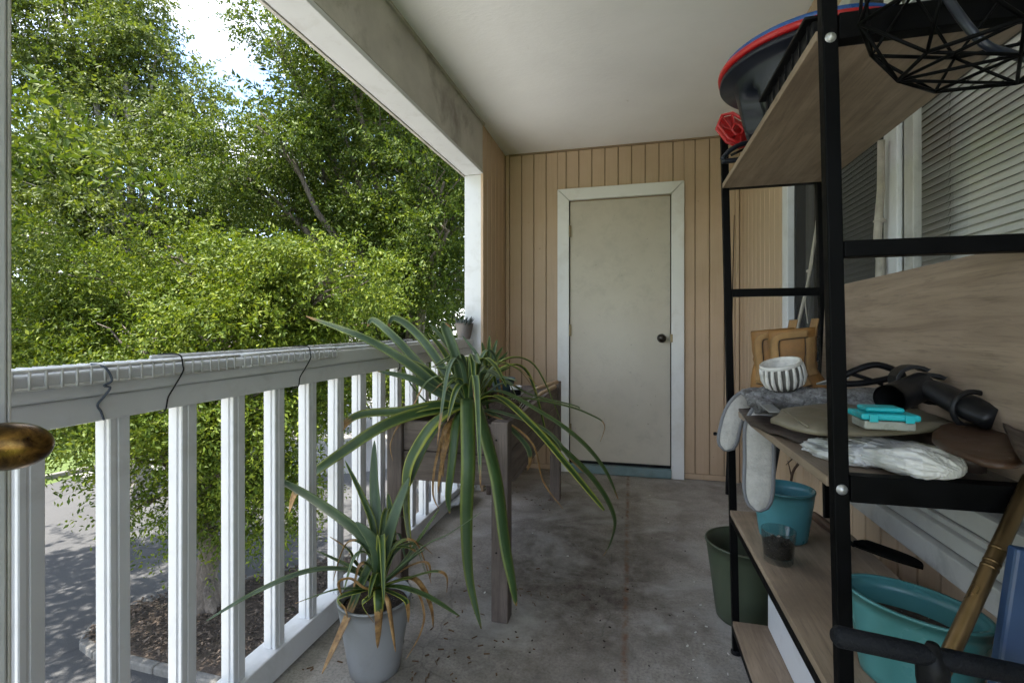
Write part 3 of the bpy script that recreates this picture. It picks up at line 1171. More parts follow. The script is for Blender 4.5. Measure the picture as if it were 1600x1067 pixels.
c2 = clus([(432, 215, 8.8, 60), (370, 265, 9.3, 75), (512, 120, 9.4, 62), (545, 70, 9.2, 85), (500, 250, 10, 85), (600, 190, 9.6, 100), (670, 270, 9.0, 80), (706, 340, 8.6, 70),
           (640, 370, 9.6, 85), (560, 340, 10.6, 80), (690, 430, 9.0, 75), (620, 460, 9.6, 80), (540, 480, 10.4, 75), (455, 320, 9.8, 65), (415, 30, 9.2, 40), (620, 60, 9.0, 110), (650, 560, 9.6, 70), (560, 560, 10.2, 60), (694, 285, 7.8, 52), (702, 360, 7.7, 48), (668, 235, 8.2, 50)], rz=.66)
tree('oak_tree', tuple(at_z(640, 815, GZ)), GZ + 2.2, .26, c2, 210000, .066, M['leaf_dark'], M['bark'], 'dark dense oak filling the opening beside the corner post', 5)
c3 = clus([(50, 90, 13, 85), (150, 50, 13.3, 95), (245, 80, 13, 65), (300, 145, 12.8, 45), (90, 200, 13, 95), (205, 180, 13, 90), (300, 220, 12.6, 75), (130, 310, 12.2, 95),
           (245, 300, 12, 90), (335, 320, 12, 65), (50, 360, 11.6, 85), (190, 380, 11.4, 80), (20, 260, 13.5, 80), (90, -20, 13.5, 90), (195, -10, 13.5, 55)], rz=.9)
tree('tall_tree', tuple(at_z(215, 760, GZ)), GZ + 4.2, .24, c3, 140000, .105, M['leaf_grey'], M['bark_pale'], 'tall thin grey-green tree with pale limbs at the upper left', 8, twig_len=.55, shell=.4)
# a tree standing left of the view whose shade falls on the drive
c5 = [((-11.6 + dx, 2.4 + dy, 4.6 + dz), (1.9, 1.9, 1.5)) for dx, dy, dz in ((0, 0, 0), (-2.2, .8, -.4), (1.8, -.6, -.2), (.2, 1.9, -.6), (-.4, -2.0, .2), (.1, .1, 1.5), (1.9, 1.5, -.9), (-2.2, -1.4, .3), (2.9, -1.4, .1), (4.0, -1.3, -.2), (3.4, -2.6, .3), (4.8, -2.4, .2))]
tree('roadside_tree', (-11.4, 2.0, GZ), 1.4, .25, c5, 24000, .15, M['leaf_dark'], M['bark'], 'broad tree beyond the left edge shading the drive', 9, twig_len=.6)
# distant wood behind
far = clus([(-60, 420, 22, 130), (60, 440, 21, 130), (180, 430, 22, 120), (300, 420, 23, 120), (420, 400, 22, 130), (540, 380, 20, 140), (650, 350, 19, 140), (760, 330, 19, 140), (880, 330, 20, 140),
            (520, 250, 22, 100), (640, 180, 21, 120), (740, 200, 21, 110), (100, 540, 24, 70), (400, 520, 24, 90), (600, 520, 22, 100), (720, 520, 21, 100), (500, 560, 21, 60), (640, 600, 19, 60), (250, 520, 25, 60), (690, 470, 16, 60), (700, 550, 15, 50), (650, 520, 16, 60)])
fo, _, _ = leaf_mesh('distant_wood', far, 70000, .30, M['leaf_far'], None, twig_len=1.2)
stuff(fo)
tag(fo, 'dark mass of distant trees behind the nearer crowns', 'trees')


# ================================================================== metal rack
def fx(z):
    return .345 - .0217 * z


RKY0, RKY1, RKD = .881, 1.754, .285
rk_ = thing('storage_rack', (.48, 1.3, 0), 'black metal rack with wood-grain shelves against the window wall', 'rack')
TOPZ = 1.745
for y in (RKY0, RKY1):
    for dx in (0, RKD):
        MB().bar((fx(0) + dx, y, .012), (fx(TOPZ) + dx, y, TOPZ), .0225, .0225, up=(0, 1, 0)).build('post', M['black'], rk_, bevel=.002)
        MB().lathe([(.0, 0), (.017, 0), (.017, .008), (.012, .013), (0, .013)], (fx(0) + dx, y, 0), 14).build('foot', M['black_plastic'], rk_)
SH = [(.100, 'bottom'), (.470, 'third'), (.826, 'second'), (1.565, 'top')]
for z, nm in SH:
    x0 = fx(z)
    b = MB().span(x0 - .012, x0 + RKD + .012, RKY0 + .017, RKY1 - .017, z, z + .017).build('shelf', M['laminate'], rk_, bevel=.0015)
    for dx in ((0, RKD) if nm in ('third', 'bottom') else ()):
        MB().bar((x0 + dx, RKY0 + .0138, z - .0125), (x0 + dx, RKY1 - .0138, z - .0125), .022, .024).build('side_rail', M['black'], rk_, bevel=.0015)
    for y in (RKY0, RKY1):
        hh = .042 if nm in ('second', 'top') else .026
        zc = z + .006 if nm == 'second' else (z + .004 if nm == 'top' else z - .013)
        if nm == 'top' and y == RKY1:
            zc, hh = z + .0085, .0165
        MB().bar((x0 + .0119, y, zc), (x0 + RKD - .0119, y, zc), .026, hh).build('end_rail', M['black'], rk_, bevel=.0015)
    # bolt heads on the near post
    for y, s in ((RKY0, -1),):
        MB().lathe([(0, .005), (.006, .004), (.0085, 0)], (x0, y - .0113, z + .004 if nm != 'top' else z - .012), 14, rot=Matrix.Rotation(R(90), 3, 'X')).build('bolt_head', M['steel'], rk_, smooth=True)
for y in (RKY0, RKY1):
    zz = 1.214
    MB().bar((fx(zz) + .0119, y, zz), (fx(zz) + RKD - .0119, y, zz), .024, .026).build('end_rail', M['black'], rk_, bevel=.0015)
Z2, Z3, Z0, Z1T = .826 + .017, .470 + .017, .100 + .017, 1.565 + .017

# spare shelf board stood upright at the back of the second shelf
lean = tag(MB().box((.580, 1.250, Z2 + .193), (.017, .82, .360), Matrix.Rotation(R(2.5), 3, 'Y')).build('spare_shelf_board', M['laminate_back'], bevel=.0015),
           'wide wood-grain board standing upright at the back of the middle shelf', 'board')

# ------------------------------------------------------------------ helpers for small things
def vessel(prof_out, th, zb, inner_floor):
    """outer profile [(r,z)...] bottom to rim -> closed wall profile with thickness"""
    inn = [(max(.001, r - th), z) for r, z in reversed(prof_out) if z > inner_floor]
    return [(0, zb)] + prof_out + inn + [(max(.001, prof_out[0][0] - th), inner_floor), (0, inner_floor)]


def pot(name, c, r0, r1, h, th, mat, label, cat='pot', sx=1, sy=1, rotz=0, rim=.004, soil=None, soil_z=.6, belly=0, rings=()):
    root = thing(name, c, label, cat)
    prof = []
    for k in range(9):
        t = k / 8
        prof.append((r0 + (r1 - r0) * t + belly * math.sin(math.pi * t), h * t))
    prof[0] = (r0 * .93, 0)
    prof.insert(1, (r0, .004))
    prof.append((r1 + rim, h - .001))
    prof.append((r1 + rim * .6, h + .004))
    rot = Matrix.Rotation(rotz, 3, 'Z')
    MB().lathe(vessel(prof, th + rim * .5, 0, .012), c, 48, sx, sy, rot).build('pot', mat, root, smooth=True)
    if soil is not None:
        rs = r0 + (r1 - r0) * soil_z + belly * math.sin(math.pi * soil_z) - th - rim * .5 - .001
        m = MB()
        n = 26

        def fn(u, v):
            a = 2 * math.pi * u
            q = rs * v
            p = rot @ Vector((q * math.cos(a) * sx, q * math.sin(a) * sy, h * soil_z + .010 * mnoise.noise(Vector((q * math.cos(a) * 40, q * math.sin(a) * 40, c[0] * 9)))))
            return Vector(c) + p
        m.grid(fn, n, 8, True)
        m.build('soil', soil, root, smooth=True)
    return root


# ------------------------------------------------------------------ wooden trough planter
PX0, PX1, PY0, PY1, PZ0, PZ1 = -.925, -.455, 1.735, 3.12, .50, .735
pl = thing('trough_planter', ((PX0 + PX1) / 2, (PY0 + PY1) / 2, 0), 'weathered brown wooden planter box on tall legs beside the railing', 'planter')
lw_ = .064
for x in (PX0 + lw_ / 2 - .012, PX1 - lw_ / 2 + .012):
    for y in (PY0 + lw_ / 2 - .012, PY1 - lw_ / 2 + .012):
        MB().span(x - lw_ / 2, x + lw_ / 2, y - lw_ / 2, y + lw_ / 2, 0, PZ1 + (.012 if y < 2 else .03)).build('leg', M['planter_z'], pl, bevel=.004)
nb = 2
for k in range(nb):
    z0, z1 = PZ0 + (PZ1 - PZ0) * k / nb + .002, PZ0 + (PZ1 - PZ0) * (k + 1) / nb - .002
    for y in (PY0 + .004, PY1 - .026):
        MB().span(PX0 + lw_ - .011, PX1 - lw_ + .011, y, y + .022, z0, z1).build('end_plank', M['planter'], pl, bevel=.003)
    for x in (PX0 + .004, PX1 - .026):
        MB().span(x, x + .022, PY0 + lw_ - .011, PY1 - lw_ + .011, z0, z1).build('side_plank', M['planter_y'], pl, bevel=.003)
for y0_, ln_ in ((PY0 + .026, 0),):
    MB().span(PX0 + .027, PX1 - .027, PY0 + .027, PY1 - .027, PZ0 + .002, PZ0 + .02).build('floor_board', M['planter_y'], pl)
for (x, y) in ((PX1 - .02, PY0 - .0125),):
    for zz in (.26, .46, .53, .60, .68):
        MB().lathe([(0, .0015), (.0035, .001), (.004, 0)], (x - .012, y, zz), 8, rot=Matrix.Rotation(R(90), 3, 'X')).build('screw', M['black_plastic'], pl)
m = MB()


def soil_fn(u, v):
    x = PX0 + .028 + (PX1 - PX0 - .056) * u
    y = PY0 + .028 + (PY1 - PY0 - .056) * v
    return (x, y, .668 + .045 * mnoise.noise(Vector((x * 7, y * 7, 1))) + .012 * mnoise.noise(Vector((x * 40, y * 40, 4))))


m.grid(soil_fn, 24, 60)
m.build('soil', M['soil'], pl, smooth=True)
# taper boards closing the bottom of the long side
MB().prism([(PY0 + .06, PZ0 - .002), (PY1 - .06, PZ0 - .002), (PY1 - .30, PZ0 - .03), (PY0 + .20, PZ0 - .03)], lambda a, b, t: (t, a, b), PX1 - .022, PX1 - .006).build('lower_batten', M['planter_y'], pl, bevel=.003)


# ------------------------------------------------------------------ strap-leaf plants
def strap_mat(name, g0, g1, edge, dry=False):
    t = NT(name)
    uv = t.tc('UV')
    s = t.sep(uv)
    oi = t.n.new('ShaderNodeObjectInfo')
    oc = t.n.new('ShaderNodeSeparateColor')
    t.l.new(oi.outputs['Color'], oc.inputs[0])
    tip0, yel, bri = oc.outputs[0], oc.outputs[1], oc.outputs[2]
    st = t.noise(t.mapping(scale=(34, 1.6, 1), src=uv), 1, 5, .6)
    c = t.ramp(st, [(.3, g0), (.7, g1)])
    n2 = t.noise(t.mapping(), 9, 6, .65)
    c = t.mix(c, tuple(x * 1.7 for x in g1), t.ramp(n2, [(.5, 0.0), (.75, .45)]))
    ed = t.math('ABSOLUTE', t.math('SUBTRACT', s[0], .5))
    ef = t.ramp(t.math('ADD', ed, t.math('MULTIPLY', t.math('SUBTRACT', n2, .5), .15)), [(.26, 0.0), (.44, 1.0)])
    c = t.mix(c, edge, t.math('MULTIPLY', ef, yel))
    # old brown tip
    tp = t.math('ADD', s[1], t.math('MULTIPLY', t.math('SUBTRACT', t.noise(t.mapping(scale=(3, 14, 1), src=uv), 1.5, 5), .5), .16))
    tf = t.ramp(t.math('SUBTRACT', tp, tip0), [(.0, 0.0), (.035, 1.0)])
    bn = t.ramp(t.noise(t.mapping(), 40, 5, .65), [(.3, (.10, .05, .02)), (.55, (.30, .17, .06)), (.8, (.45, .30, .14))])
    yl = t.ramp(t.math('SUBTRACT', tp, tip0), [(.0, 0.0), (.02, 1.0)])
    c = t.mix(c, bn, tf)
    c = t.mix((0, 0, 0), c, bri)
    t.set(base=c, rough=t.ramp(st, [(.3, .36), (.7, .55)]), spec=.45)
    t.bump(st, .25, .002)
    return t.m


M['strap'] = strap_mat('strap_leaf', (.014, .040, .010), (.038, .078, .018), (.32, .34, .05))
M['strap_grey'] = strap_mat('blue_grey_strap_leaf', (.030, .060, .030), (.070, .110, .060), (.24, .29, .08))


def catmull(P, per):
    out = []
    for i in range(len(P) - 1):
        a, b, c, d = P[max(i - 1, 0)], P[i], P[i + 1], P[min(i + 2, len(P) - 1)]
        for k in range(per):
            t = k / per
            out.append(.5 * ((2 * b) + (c - a) * t + (2 * a - 5 * b + 4 * c - d) * t * t + (3 * b - a - 3 * c + d) * t ** 3))
    out.append(P[-1])
    return out


def strap(parent, pts, w0, mat=None, tip=1.2, yellow=.5, bright=1.0, fold=.35, roll=0.0, blunt=.75, name='leaf', side0=None):
    """ribbon with a channelled section along a spline through pts (world points)"""
    w = w0 * 1.02
    P = [Vector(p) for p in pts]
    L = catmull(P, 7)
    n = len(L)
    mb = MB()
    mb.uv = []
    prev = None
    NA = 6
    for i, p in enumerate(L):
        t = (L[min(i + 1, n - 1)] - L[max(i - 1, 0)]).normalized()
        if prev is None:
            a = Vector(side0) if side0 is not None else t.cross(Vector((0, 0, 1)))
            if a.length < .2:
                a = t.cross(Vector((0, 1, 0)))
            a = (a - t * a.dot(t)).normalized()
            if roll:
                a = Quaternion(t, roll) @ a
        else:
            a = (prev - t * prev.dot(t)).normalized()
        prev = a
        nn = a.cross(t)
        s = i / (n - 1)
        ww = w * min(1, .72 + 1.5 * s) * max(.02, (1 - s ** 3.2)) ** blunt * .5
        fd = fold * (1 - .5 * s)
        for k in range(NA + 1):
            q = k / NA * 2 - 1
            mb.v.append(tuple(p + a * ww * q + nn * (abs(q) ** 1.6) * ww * fd))
            mb.uv.append((k / NA, s))
    for i in range(n - 1):
        for k in range(NA):
            b = i * (NA + 1) + k
            mb.f.append((b, b + 1, b + NA + 2, b + NA + 1))
    o = mb.build(name, mat or M['strap'], parent, smooth=True, solid=.0012)
    o.color = (tip, yellow, bright, 1)
    return o


def leafpx(parent, lst, w, **kw):
    """lst of (u, v, y): a photo point and its depth along the balcony"""
    return strap(parent, [at_y(u, v, y) for u, v, y in lst], w, **kw)


# big plant rooted near the front of the trough
bp = thing('pineapple_plant', tuple(at_y(733, 655, 1.93)), 'big sprawling strap-leaf plant spilling over the front of the wooden planter', 'plant')
c0 = (733, 640, 1.93)
G = dict(mat=M['strap_grey'])
leafpx(bp, [c0, (690, 610, 1.90), (640, 568, 1.82), (570, 528, 1.74), (478, 494, 1.66)], .046, tip=.93, yellow=.6, side0=(.5, -.1, .8), **G)
leafpx(bp, [c0, (700, 615, 1.98), (655, 568, 1.98), (615, 525, 1.96), (584, 500, 1.95), (574, 510, 1.94)], .044, tip=.93, yellow=.5, side0=(.6, -.1, .7), **G)
leafpx(bp, [c0, (705, 595, 2.02), (672, 545, 2.03), (640, 510, 2.02), (614, 497, 2.0), (606, 516, 1.99)], .044, tip=.88, yellow=.7, side0=(.7, -.1, .6), **G)
leafpx(bp, [(735, 630, 1.97), (715, 565, 2.05), (692, 530, 2.08), (671, 506, 2.1)], .036, tip=1.2, yellow=.4, **G)
leafpx(bp, [(728, 640, 1.95), (722, 595, 1.9), (711, 550, 1.86), (697, 512, 1.84), (697, 503, 1.83), (706, 512, 1.82)], .042, tip=.86, yellow=.3, fold=.8, side0=(1, .3, 0), blunt=.35, **G)
leafpx(bp, [c0, (690, 645, 1.88), (655, 618, 1.86), (636, 590, 1.86), (628, 555, 1.86)], .028, tip=1.2, yellow=.2, **G)
leafpx(bp, [c0, (702, 632, 1.95), (683, 612, 1.97), (666, 578, 2.0)], .028, tip=1.2, yellow=.2, **G)
leafpx(bp, [c0, (700, 600, 2.1), (678, 555, 2.15), (664, 522, 2.2)], .034, tip=1.2, yellow=.6)
leafpx(bp, [(738, 640, 1.98), (755, 600, 2.2), (748, 560, 2.3), (722, 524, 2.35)], .026, tip=1.2, yellow=.2, **G)
leafpx(bp, [c0, (712, 585, 2.0), (690, 545, 2.02), (668, 520, 2.03)], .036, tip=1.2, yellow=.6)
leafpx(bp, [c0, (690, 600, 1.9), (662, 575, 1.88), (620, 556, 1.86)], .036, tip=1.2, yellow=.5, side0=(.5, 0, .8))
leafpx(bp, [c0, (680, 610, 1.86), (640, 590, 1.80), (590, 580, 1.76)], .034, tip=.95, yellow=.3, side0=(.3, 0, .9), **G)
leafpx(bp, [c0, (690, 632, 1.82), (630, 642, 1.72), (562, 648, 1.66), (532, 672, 1.63), (516, 700, 1.62)], .036, tip=.66, yellow=.5, side0=(-.1, .6, .75))
leafpx(bp, [c0, (680, 640, 1.80), (610, 660, 1.66), (540, 703, 1.56), (470, 757, 1.5), (452, 800, 1.48)], .044, tip=.83, yellow=.45, side0=(-.2, .5, .8))
leafpx(bp, [c0, (712, 636, 1.80), (680, 655, 1.66), (651, 695, 1.58), (634, 738, 1.55), (634, 800, 1.55), (641, 857, 1.56)], .058, tip=.94, yellow=1.0, bright=1.0, side0=(1, .2, 0), blunt=.55)
leafpx(bp, [c0, (722, 640, 1.80), (712, 665, 1.70), (706, 720, 1.66), (700, 775, 1.65), (703, 802, 1.65)], .036, tip=.95, yellow=.3, side0=(1, 0, 0))
leafpx(bp, [(735, 640, 1.93), (732, 622, 1.82), (731, 640, 1.70), (732, 722, 1.62), (729, 810, 1.60), (733, 900, 1.58), (752, 982, 1.56)], .055, tip=.985, yellow=.35, side0=(1, 0, 0))
leafpx(bp, [(738, 630, 1.93), (742, 622, 1.84), (757, 670, 1.70), (777, 750, 1.63), (790, 850, 1.58), (800, 905, 1.56), (807, 946, 1.55)], .050, tip=.96, yellow=.30, side0=(1, -.1, 0), blunt=.6)
leafpx(bp, [(735, 640, 1.93), (776, 612, 1.88), (849, 648, 1.80), (905, 688, 1.75), (944, 733, 1.72), (966, 780, 1.70)], .038, tip=.93, yellow=.15)
leafpx(bp, [(735, 640, 1.93), (775, 620, 1.84), (832, 666, 1.74), (888, 730, 1.68), (944, 797, 1.64)], .040, tip=1.2, yellow=1.0, blunt=.35)
leafpx(bp, [(735, 640, 1.93), (780, 628, 1.86), (862, 688, 1.78), (925, 748, 1.72), (958, 805, 1.70), (954, 845, 1.70), (942, 868, 1.70)], .036, tip=.9, yellow=.15)
leafpx(bp, [(735, 640, 1.95), (800, 622, 1.98), (880, 634, 1.98), (925, 650, 1.98), (944, 664, 1.98), (938, 690, 1.97)], .030, tip=.72, yellow=.2)
leafpx(bp, [(735, 640, 1.93), (770, 648, 1.86), (817, 690, 1.78), (828, 715, 1.76), (824, 735, 1.76)], .030, tip=.72, yellow=.4, **G)
leafpx(bp, [(735, 640, 1.93), (780, 645, 1.87), (850, 672, 1.80), (890, 715, 1.76), (912, 738, 1.75)], .034, tip=.74, yellow=.5, **G)
leafpx(bp, [(738, 640, 1.98), (785, 600, 2.05), (830, 618, 2.05), (897, 634, 2.02), (905, 640, 2.02)], .030, tip=.97, yellow=.15)
leafpx(bp, [(732, 640, 1.93), (700, 650, 1.80), (668, 690, 1.66), (640, 750, 1.56), (604, 830, 1.45), (570, 900, 1.36), (545, 960, 1.29), (520, 1015, 1.23), (503, 1052, 1.20)], .040, tip=.70, yellow=.3)
leafpx(bp, [(735, 640, 1.93), (715, 655, 1.78), (700, 690, 1.68), (690, 730, 1.66), (684, 770, 1.66)], .022, tip=.1, name='dry_leaf', fold=1.0)
leafpx(bp, [(735, 640, 1.93), (700, 660, 1.72), (690, 700, 1.69), (692, 745, 1.68)], .030, tip=.2, name='dry_leaf', fold=.9, side0=(1, 0, 0))
leafpx(bp, [(735, 640, 1.93), (700, 665, 1.72), (682, 720, 1.69), (677, 770, 1.68), (686, 795, 1.68)], .012, tip=.0, name='dry_leaf', fold=.9)
leafpx(bp, [(735, 640, 1.93), (790, 660, 1.80), (832, 695, 1.77), (848, 752, 1.76), (880, 795, 1.75)], .012, tip=.0, name='dry_leaf', fold=.8)
leafpx(bp, [(735, 640, 1.93), (640, 655, 1.72), (612, 690, 1.69), (614, 720, 1.69)], .014, tip=.0, name='dry_leaf', fold=.8)

rx_ = random.Random(17)
rt_ = at_y(735, 640, 1.93)
for k in range(34):
    an = rx_.uniform(0, 6.283)
    up_, ln = rx_.uniform(.10, .30), rx_.uniform(.22, .46)
    if -2.2 < an - math.pi * 1.5 < -.9:
        ln *= .7
    d = Vector((math.cos(an), math.sin(an), 0))
    if d.x < -.2:
        ln *= .62
    e = rt_ + d * ln + Vector((0, 0, up_ - rx_.uniform(.1, .42) * (ln / .4)))
    strap(bp, [rt_ + Vector((0, 0, -.02)), rt_ + d * ln * .3 + Vector((0, 0, up_ * .75)), rt_ + d * ln * .68 + Vector((0, 0, up_ * .8 - .02)), e], rx_.uniform(.018, .034),
          mat=rx_.choice([M['strap'], M['strap_grey']]), tip=rx_.choice([1.2, .92, .85, .7]), yellow=rx_.uniform(.1, .8), fold=rx_.uniform(.3, .7))

# small pineapple top further along the trough
sp_ = thing('pineapple_seedling', tuple(at_y(762, 592, 2.45)), 'small upright pineapple top in the middle of the wooden planter', 'plant')
for i, (du, dv, w) in enumerate(((-10, -58, .03), (2, -68, .03), (14, -62, .03), (22, -50, .026), (30, -42, .024), (-18, -40, .024), (-26, -20, .02), (34, -18, .02), (8, -50, .028), (-4, -40, .026), (18, -30, .022))):
    leafpx(sp_, [(763, 604, 2.45), (763 + du * .35, 592 + dv * .45, 2.44), (763 + du, 592 + dv, 2.43 + .03 * (i % 3 - 1))], w, yellow=.35, bright=1.25, tip=1.2, side0=(1, .2, 0), fold=.6)

# second plant in the grey pot on the floor
pc = at_z(587, 1030, .0)
pc = Vector((-.80, 1.395, 0))
p2_ = pot('potted_strap_plant', tuple(pc), .078, .116, .235, .006, M['grey_pot'], 'strap-leaf plant in a plain grey pot on the floor by the railing', 'potted plant', soil=M['soil'], soil_z=.88, rim=.002)
yr = 1.395
q0 = (592, 918, yr)
leafpx(p2_, [q0, (574, 850, 1.38), (492, 783, 1.33), (416, 739, 1.30)], .046, yellow=.3, tip=1.2, **G)
leafpx(p2_, [q0, (584, 828, 1.44), (568, 780, 1.46), (539, 719, 1.48)], .024, yellow=.5, tip=1.2)
leafpx(p2_, [q0, (592, 840, 1.46), (585, 760, 1.50), (585, 688, 1.52)], .040, yellow=.2, tip=1.2, side0=(1, .2, 0), **G)
leafpx(p2_, [q0, (604, 850, 1.43), (622, 790, 1.46), (640, 745, 1.5)], .040, yellow=.2, tip=1.2, side0=(1, .1, 0), **G)
leafpx(p2_, [q0, (545, 892, 1.34), (480, 893, 1.24), (400, 925, 1.12), (322, 970, 1.03)], .026, yellow=.3, tip=1.2, **G)
leafpx(p2_, [q0, (555, 890, 1.40), (495, 860, 1.40)], .020, yellow=.2, tip=1.2)
leafpx(p2_, [q0, (560, 920, 1.32), (522, 922, 1.29), (462, 942, 1.26)], .022, yellow=.2, tip=.9)
leafpx(p2_, [q0, (625, 918, 1.33), (668, 932, 1.28), (718, 962, 1.25)], .026, yellow=.15, tip=1.2)
leafpx(p2_, [q0, (660, 856, 1.36), (700, 835, 1.36), (752, 800, 1.36)], .022, yellow=.2, tip=1.2, **G)
leafpx(p2_, [q0, (620, 895, 1.36), (645, 872, 1.35), (664, 858, 1.35)], .036, yellow=.2, tip=1.2, **G)
leafpx(p2_, [q0, (630, 880, 1.45), (660, 835, 1.48), (686, 795, 1.5)], .022, yellow=.3, tip=1.2)
leafpx(p2_, [q0, (590, 868, 1.36), (577, 838, 1.34), (556, 815, 1.33)], .042, yellow=.2, tip=1.2, **G)
leafpx(p2_, [q0, (612, 850, 1.48), (610, 800, 1.52), (606, 770, 1.55)], .030, yellow=.6, tip=1.2, side0=(1, .2, 0))
leafpx(p2_, [q0, (592, 930, 1.29), (592, 960, 1.27), (590, 1012, 1.265)], .030, yellow=1.0, tip=.6, side0=(1, 0, 0), bright=1.3)
leafpx(p2_, [q0, (605, 932, 1.29), (611, 965, 1.27), (618, 1018, 1.265)], .016, tip=.25, name='dry_leaf', side0=(1, 0, 0), fold=.7)
leafpx(p2_, [q0, (560, 925, 1.31), (530, 935, 1.28), (540, 950, 1.275), (543, 965, 1.275)], .030, yellow=.9, tip=.62, bright=1.4)
leafpx(p2_, [q0, (570, 920, 1.31), (548, 905, 1.29), (530, 910, 1.28), (534, 930, 1.28)], .016, tip=.1, name='dry_leaf', fold=.6)
leafpx(p2_, [q0, (640, 905, 1.36), (660, 920, 1.35), (673, 950, 1.35), (677, 980, 1.35)], .022, tip=.25, name='dry_leaf', fold=.6)
leafpx(p2_, [q0, (640, 885, 1.38), (668, 880, 1.37), (672, 905, 1.37)], .014, tip=.0, name='dry_leaf', fold=.6)
leafpx(p2_, [q0, (650, 900, 1.36), (680, 893, 1.35), (697, 900, 1.35), (698, 925, 1.35)], .018, tip=.55, name='leaf', yellow=.3)
leafpx(p2_, [q0, (645, 920, 1.34), (662, 955, 1.31), (656, 990, 1.30), (634, 1030, 1.29)], .008, tip=.0, name='dry_leaf', fold=.6)
leafpx(p2_, [q0, (555, 880, 1.37), (545, 860, 1.37), (515, 838, 1.37)], .022, yellow=.5, tip=.75)
leafpx(p2_, [q0, (630, 935, 1.30), (637, 950, 1.29), (638, 972, 1.285)], .016, yellow=.9, tip=.5)
leafpx(p2_, [q0, (575, 935, 1.29), (567, 945, 1.275), (584, 972, 1.27)], .018, yellow=.9, tip=.8, bright=1.4)

rt_ = at_y(592, 918, yr)
for k in range(16):
    an = rx_.uniform(0, 6.283)
    up_, ln = rx_.uniform(.08, .26), rx_.uniform(.10, .26)
    d = Vector((math.cos(an), math.sin(an), 0))
    if d.x < -.3:
        ln *= .6
    e = rt_ + d * ln + Vector((0, 0, up_ - rx_.uniform(.0, .22)))
    strap(p2_, [rt_ + Vector((0, 0, -.02)), rt_ + d * ln * .3 + Vector((0, 0, up_ * .7)), rt_ + d * ln * .7 + Vector((0, 0, up_ * .8)), e], rx_.uniform(.014, .026),
          mat=rx_.choice([M['strap'], M['strap_grey']]), tip=rx_.choice([1.2, .92, .75, .5]), yellow=rx_.uniform(.1, .7), fold=rx_.uniform(.3, .8))

# succulent on the far end of the rail
sc_ = at_y(720, 524, 3.03)
szt = 1.0035 + .0135 * (3.03 - .6) + .0005
M['taupe_pot'] = plain('taupe_pot', (.15, .13, .12), .6, var=.12, vs=6, bump=.05)
su = pot('succulent_pot', (-1.092, 3.07, szt), .040, .062, .105, .004, M['taupe_pot'], 'small brown-grey pot of spiky succulent on the rail by the corner post', 'potted plant', soil=M['soil'], soil_z=.9, rim=.0015)
M['spike'] = plain('grey_green_spike', (.06, .075, .07), .6, var=.35, vs=50, bump=0)
sm = random.Random(4)
for k in range(46):
    a, rr = sm.uniform(0, 6.283), .05 * math.sqrt(sm.random())
    b = Vector((-1.092 + rr * math.cos(a), 3.06 + rr * math.sin(a), szt + .094))
    tp = b + Vector((math.cos(a) * rr * .9 + sm.uniform(-.008, .008), math.sin(a) * rr * .9, sm.uniform(.03, .06)))
    MB().tube([b, b.lerp(tp, .5) + Vector((0, 0, .004)), tp], [.0055, .005, .0006], 5).build('leaf', M['spike'], su, smooth=True)

# things lying in the trough
M['blue_pot'] = plain('blue_plastic', (.035, .075, .10), .45, var=.2)
pot('blue_pot', tuple(at_y(786, 612, 2.62)), .05, .068, .075, .003, M['blue_pot'], 'low dark blue pot standing in the wooden planter', 'pot', rim=.003, soil=M['soil'], soil_z=.7)
cupm = thing('plastic_cup', tuple(at_y(806, 622, 2.5)), 'white plastic cup with a dark label in the wooden planter', 'cup')
cc = at_y(806, 622, 2.5)
MB().lathe(vessel([(.024, 0), (.030, .06), (.0325, .066)], .002, 0, .004), cc, 28).build('cup_wall', M['white'], cupm, smooth=True)
MB().lathe([(.0262, .018), (.0292, .048)], cc, 28).build('label', M['black_plastic'], cupm, smooth=True)
M['handle'] = wood('tool_handle', (.30, .20, .12), (.48, .35, .22), 'X', 8, .6)
for i, (a, b, lab) in enumerate((((838, 607, 2.80), (872, 596, 2.98), 'upper one of two hand tools with turned wooden handles in the planter'), ((842, 617, 2.70), (868, 603, 2.9), 'lower one of two hand tools with turned wooden handles in the planter'))):
    A, B = at_y(*a), at_y(*b)
    d = (B - A).normalized()
    r = thing('hand_tool', tuple(A), lab, 'garden tool', 'hand tools in the planter')
    MB().tube([A, A + d * .02, A + d * .05, A + d * .09, B - d * .012, B], [.009, .012, .0135, .012, .014, .006], 12).build('handle', M['handle'], r, smooth=True)
    MB().tube([A - d * .13, A - d * .06, A + d * .004], [.003, .0045, .005], 8).build('shank', M['steel'], r, smooth=True)
    for k in (-1, 0, 1):
        s = d.cross(Vector((0, 0, 1))) * .018 * k
        MB().tube([A - d * .12, A - d * .15 + s, A - d * .20 + s - Vector((0, 0, .02))], [.003, .003, .001], 6).build('tine', M['steel'], r, smooth=True)
# pale tray under the planter
tr_ = at_z(702, 782, .03)
tag(MB().box((tr_.x, tr_.y, .045), (.26, .34, .012), Matrix.Rotation(R(-14), 3, 'Y')).build('plastic_tray', M['grey_pot'], bevel=.004),
    'pale grey plastic panel lying on the floor under the planter', 'panel')


# ================================================================== things on the rack
def shifted(fn, lo=0, hi=1):
    return fn


